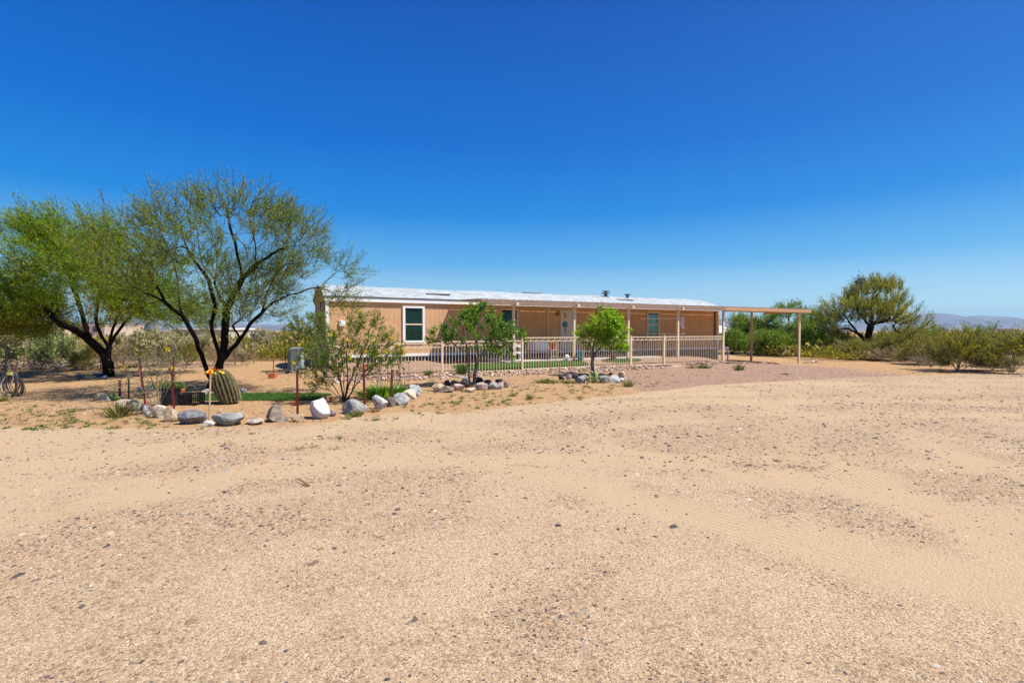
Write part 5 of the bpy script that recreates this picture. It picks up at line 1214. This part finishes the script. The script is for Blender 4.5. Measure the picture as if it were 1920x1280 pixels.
gw = 'thin posts of the wire fence at the desert edge'
for px, yb, yt, lb in [(11, 694, 622, 'thin rusty wire-fence post at the left picture edge'), (189, 698, 672, 'short thin post just left of the left tree trunk'), (441, 686, 645, 'thin dark wire-fence post right of the big tree'), (535, 681, 648, 'thin wire-fence post left of the electric pedestal'), (513, 700, 668, 'very thin rod standing in the yard above the clay block'), (349, 690, 668, 'thin short rod left of the big tree trunk')]:
    stake('wire_fence_post', lb, px, yb, yt, 0, M['rust'], .016, None, gw)
t = at_px('clay_block', 'small square red clay block planter in the middle of the sandy yard', 'planter', 512, 709); MB().box(-.11, .11, -.1, .1, 0, .17).box(-.09, .09, -.08, .08, .171, .175).build('block', M['terra'], t); MB().tube([(0, 0, .17), (.01, 0, .25)], .02, 6).build('cactus', M['pear2'], t)
o = MB().box(-.12, .12, -.08, .08, 0, .11).box(-.13, .13, -.09, .09, .111, .13).build('storage_tub', mat('navy_plastic', (.02, .05, .10), .4)); o.location = tuple(map(float, G(185, 707))); tag(o, 'small navy blue plastic tub at the foot of the left tree', 'tub')
# electric pedestal
u = U_(558, 697); t = at_px('electric_pedestal', 'grey metal electric pedestal with sloped lid at the home corner', 'electric box', 558, 698)
M['ped'] = mat('pedestal_grey', (.36, .43, .46), .5, .08, 6); M['pedd'] = mat('pedestal_dark', (.14, .16, .18), .6, .1, 6)
w_ = 9.5 * u; h = 42 * u
MB().box(-w_, w_ * .1, -.14, .14, 0, h).build('cabinet', M['ped'], t); MB().box(w_ * .12, w_, -.12, .14, .16, h).build('meter_cabinet', M['ped'], t)
MB().box(-w_ - .16, -w_ - .003, -.05, .14, .10, h * .95).build('side_panel', M['pedd'], t)
MB().hexa([(-w_ - .06, -.20, h + .005), (w_ + .06, -.20, h + .005), (w_ + .06, .18, h + .005), (-w_ - .06, .18, h + .005), (-w_ - .06, -.20, h + .04), (w_ + .06, -.20, h + .04), (w_ + .06, .18, h + .10), (-w_ - .06, .18, h + .10)]).build('lid', M['pedd'], t)
m_ = MB().lathe([(0, 0), (.075, 0), (.075, .06), (.05, .09), (0, .09)], 16).build('meter', M['glass'], t); m_.rotation_euler = (R(90), 0, 0); m_.location = (w_ * .56, -.121, h * .62)
MB().box(w_ * .3, w_ * .8, -.13, -.121, h * .84, h * .9).build('label_plate', M['white'], t)
MB().tube([(-w_ * .6, -.16, 0), (-w_ * .6, -.16, h * .5)], .02, 6).build('conduit', M['ped'], t)
t = at_px('propane_tank', 'dark grey appliance standing against the shaded gable end', 'tank', 600, 689); MB().box(-.3, .3, -.25, .25, 0, .62).build('cabinet', mat('dark_appliance', (.05, .06, .09), .5, .1, 5), t); MB().box(-.26, .26, -.262, -.252, .06, .56).build('front_grille', M['pedd'], t); MB().box(-.31, .31, -.26, .26, .622, .66).build('top', M['pedd'], t)
# cable coil hung on a post
u = U_(22, 742); t = at_px('cable_coil', 'coil of grey and black cable hanging at the left picture edge', 'cable', 22, 743)
M['cable'] = mat('grey_cable', (.10, .09, .085), .6, .2, 10); M['cable2'] = mat('pale_cable', (.24, .22, .20), .6, .2, 10)
for i in range(15):
    pts = []; wd = rng.uniform(9, 21) * u; off = rng.uniform(-2, 2) * u; hh = (49 + rng.uniform(-9, 3)) * u; dy = rng.uniform(-.12, .12)
    for a_ in np.linspace(0, 2 * math.pi, 29):
        c_ = math.cos(a_); pts.append((off * (1 - c_) / 2 + wd * math.sin(a_) * (1 - .22 * c_), dy * (1 - c_), 47 * u - hh / 2 + hh / 2 * c_))
    MB().tube(pts, .009, 5).build('loop', M['cable'] if i % 3 else M['cable2'], t)
MB().box(-.05, .05, -.06, .06, 40 * u, 45 * u).build('yellow_tie', mat('yellow_tie', (.60, .60, .08), .6), t); MB().box(-.02, .02, .10, .14, -.1, 46 * u).build('hanger_post', M['rust'], t)
# twig lying on the drive and scrap of metal strip
g = G(572, 908); mb = MB(); mb.tube([(-.09, .07, .03), (-.03, .02, .02), (.03, -.04, .012), (.06, -.06, .01)], [.004, .006, .007, .004], 5); mb.tube([(.0, -.01, .015), (.05, .0, .02)], .003, 4); mb.tube([(.03, -.04, .012), (.035, -.08, .01)], .003, 4)
o = mb.build('fallen_twig', mat('red_twig', (.22, .08, .03), .9)); o.location = tuple(map(float, g)); o.scale = (1.3,) * 3; tag(o, 'small reddish twig lying alone on the open gravel drive', 'twig')
g = G(177, 767); o = MB().tube([(-.55, 0, .01), (0, .03, .02), (.55, .02, .01)], .012, 4).build('fallen_stick', M['twig_grey']); o.location = tuple(map(float, g)); tag(o, 'long grey stick lying flat on the sand left of the weed clump', 'stick')
# brush pile
mb = MB()
for i in range(420):
    c = np.array((rng.uniform(-1.9, 2.1), rng.normal() * .4, abs(rng.normal()) * .16)); d = rv(1)[0] * (1, 1, .35); L_ = rng.uniform(.3, 1.0); mb.tube([c - d * L_ / 2, c + rng.normal(size=3) * .05, c + d * L_ / 2], rng.uniform(.006, .018), 3, False)
g = G(88, 692); o = mb.build('brush_pile', mat('dead_wood', (.34, .26, .20), .95, .3, 3)); o.location = tuple(map(float, g)); o['kind'] = 'stuff'; tag(o, 'pile of dead grey branches at the desert edge on the left', 'brush pile')
mb = MB()
for i in range(160):
    c = np.array((rng.uniform(-2.6, 2.6), rng.normal() * .3, abs(rng.normal()) * .05)); d = rv(1)[0] * (1, 1, .2); L_ = rng.uniform(.2, .8); mb.tube([c - d * L_ / 2, c + d * L_ / 2], rng.uniform(.006, .02), 3, False)
g = G(345, 688); o = mb.build('brush_pile', bpy.data.materials['dead_wood']); o.location = tuple(map(float, g)); o['kind'] = 'stuff'; tag(o, 'low line of dead branches behind the big tree', 'brush pile')
# ================================================================== FAR SCRUB, BUILDINGS, MOUNTAINS, AIR
def far_scrub():
    Vs, Fs = [], []; Vd, Fd = [], []
    n = 8500; th = np.radians(rng.uniform(-50, 50, n)); r = 29 * np.exp(rng.uniform(0, 1, n) ** 1.5 * 2.6); x = r * np.sin(th); y = r * np.cos(th)
    ok = (y > 26 + 5 * S(x, -8, -3)) & ~((y < 44) & (x > -5) & (x < 19)) & ~((x > 18) & (y < 30) & (x < 24)); x, y, r = x[ok], y[ok], r[ok]
    sz = np.exp(rng.normal(-.35, .38, len(x))) * np.where(r < 45, .85, 1)
    for i in range(len(x)):
        m = int(np.clip(2600 / r[i], 22, 90)); q = rv(m) * (1, 1, .8) * rng.uniform(.55, 1, (m, 1)) * sz[i]; q[:, 2] = np.abs(q[:, 2]) * .9 + .1
        V, F = leaves(q + (x[i], y[i], float(Z0(x[i], y[i]))), rv(m) * (.7, .7, .5) + (0, 0, .5), .42 * sz[i] * (r[i] / 60) ** .35, .12 * sz[i] * (r[i] / 60) ** .5)
        (Vs if rng.uniform() < (.78 if x[i] > 3 else .5) else Vd).append(V); 
    V = np.concatenate(Vs); o = link('desert_scrub', npmesh('desert_scrub', V, np.arange(len(V)).reshape(-1, 4)), LF['creosote']); o['kind'] = 'stuff'
    V = np.concatenate(Vd); o = link('dry_scrub', npmesh('dry_scrub', V, np.arange(len(V)).reshape(-1, 4)), LF['dry']); o['kind'] = 'stuff'
far_scrub()
def far_building(name, label, cat, px0, px1, Y, ztop, depth, m, roof=None, wins=(), flat=True, cut=0):
    a_ = P(px0, 620, Y)[0]; b_ = P(px1, 620, Y)[0]; z0 = float(Z0((a_ + b_) / 2, Y)); t = thing(name, label, cat, ((a_ + b_) / 2, Y, z0)); w_ = (b_ - a_) / 2; h = ztop - z0
    MB().box(-w_, w_, 0, depth, -.5, h).build('wall', m, t)
    if roof:
        if flat: MB().box(-w_ - .2, w_ + .2, -.2, depth + .2, h + .002, h + .25).build('roof', roof, t)
        else: MB().add([(-w_ - .5, -.5, h), (w_ + .5, -.5, h), (w_ + .5, depth + .5, h), (-w_ - .5, depth + .5, h), (-w_ * .6, depth / 2, h + flat_h(w_)), (w_ * .6, depth / 2, h + flat_h(w_))], [(3, 2, 1, 0), (0, 1, 5, 4), (1, 2, 5), (2, 3, 4, 5), (3, 0, 4)]).build('roof', roof, t)
    for x, z, ww, wh in wins:
        f = MB().box(x - ww, x + ww, -.06, -.003, z - wh, z + wh).build('window', M['skirt'], t); MB().box(x - ww * .8, x + ww * .8, -.07, -.061, z - wh * .8, z + wh * .8).build('pane', M['glass'], f)
def flat_h(w_): return 1.1
pinkst = mat('pink_stucco', (.50, .39, .32), .9, .05, .5)
far_building('stucco_house', 'pink stucco house far behind the left tree', 'house', 140, 196, 75, 2.55, 8, pinkst, None, [(.9, 1.9, .35, .4), (-1.2, 1.4, .4, .5)])
far_building('stucco_house', 'low pink building far away at the left picture edge', 'house', -10, 50, 80, 3.3, 8, pinkst, pinkst)
far_building('metal_barn', 'pale beige barn with white roof edge far behind the big tree', 'barn', 322, 425, 70, 1.75, 9, mat('barn_beige', (.46, .42, .34), .8, .1, 1), M['white'])
far_building('white_roof_shed', 'far shed with a low white roof seen beside the carport post', 'shed', 1330, 1382, 62, 1.35, 9, M['taupe'], M['white'], (), False)
far_building('white_roof_shed', 'small far white-roofed building on the desert at the right edge', 'shed', 1895, 1912, 220, 2.4, 6, M['taupe'], M['white'])
def ridge(name, prof, Y, depth, seed, label):
    r = np.random.default_rng(seed); px = np.array([a for a, b in prof], float); py = np.array([b for a, b in prof], float)
    xs = np.linspace(px[0], px[-1], 240); top = np.interp(xs, px, py); nx = len(xs); ny = 26
    nz = sum(np.interp(xs, np.linspace(xs[0], xs[-1], k), r.normal(size=k)) * 12 / k ** .9 for k in (20, 45, 90)); V = []
    rr = r.normal(size=(ny, nx)); 
    for j in range(ny):
        v = j / (ny - 1); yy = Y + depth * (v - .5)
        prof_ = math.exp(-((v - .55) / .25) ** 2) if v < .55 else math.exp(-((v - .55) / .3) ** 2)
        gul = np.sin(xs * .19 + 2.5 * np.sin(v * 5 + xs * .03)) * .12 * math.sin(v * math.pi) + np.sin(xs * .47 + v * 7) * .06
        hgt = (620 - top + nz * .6) / FPX * Y * np.clip(prof_ * (1 + gul * (1 - prof_) * 3), 0, 1.0)
        X = (xs - 960) / FPX * Y; V += [(X[i], yy, max(-5, 1.6 + hgt[i] - 3 * (1 - prof_))) for i in range(nx)]
    F = [(j * nx + i, j * nx + i + 1, (j + 1) * nx + i + 1, (j + 1) * nx + i) for j in range(ny - 1) for i in range(nx - 1)]
    o = link(name, npmesh(name, V, F), M['mtn'], None, True); o['kind'] = 'structure'; tag(o, label)
M['mtn'] = mat('mountain_rock', (.15, .13, .125), .95, .3, .004, col2=(.27, .235, .22))
MY = 7000
ridge('mountains', [(1500, 618), (1560, 612), (1620, 606), (1690, 594), (1745, 590), (1768, 586.5), (1790, 590), (1810, 593), (1832, 592.5), (1850, 591), (1880, 592.5), (1915, 596.5), (1980, 600), (2060, 606), (2150, 615)], MY, 2600, 1, None)
ridge('mountains', [(1240, 618), (1290, 606), (1345, 598), (1370, 596), (1400, 600), (1440, 606), (1480, 612), (1530, 618)], MY * 1.2, 2600, 3, None)
ridge('mountains', [(-80, 620), (60, 612), (150, 604), (200, 607), (235, 600), (270, 606), (330, 612), (400, 610), (440, 606), (462, 611), (490, 608), (510, 610), (550, 606), (600, 611), (640, 618)], MY, 2200, 2, None)
HAZE = .70 / MY
top_ = 330.0
hz = MB().box(-11500, 11500, -3000, 11500, -7.0, top_).build('haze', None)
hz['kind'] = 'stuff'; hm = bpy.data.materials.new('air'); hm.use_nodes = True; hn = hm.node_tree; hn.nodes.clear()
pvn = hn.nodes.new('ShaderNodeVolumePrincipled'); pvn.inputs['Color'].default_value = (.50, .78, 1, 1); pvn.inputs['Density'].default_value = HAZE; pvn.inputs['Anisotropy'].default_value = .55
ho = hn.nodes.new('ShaderNodeOutputMaterial'); hn.links.new(pvn.outputs[0], ho.inputs[1]); hz.data.materials.append(hm)
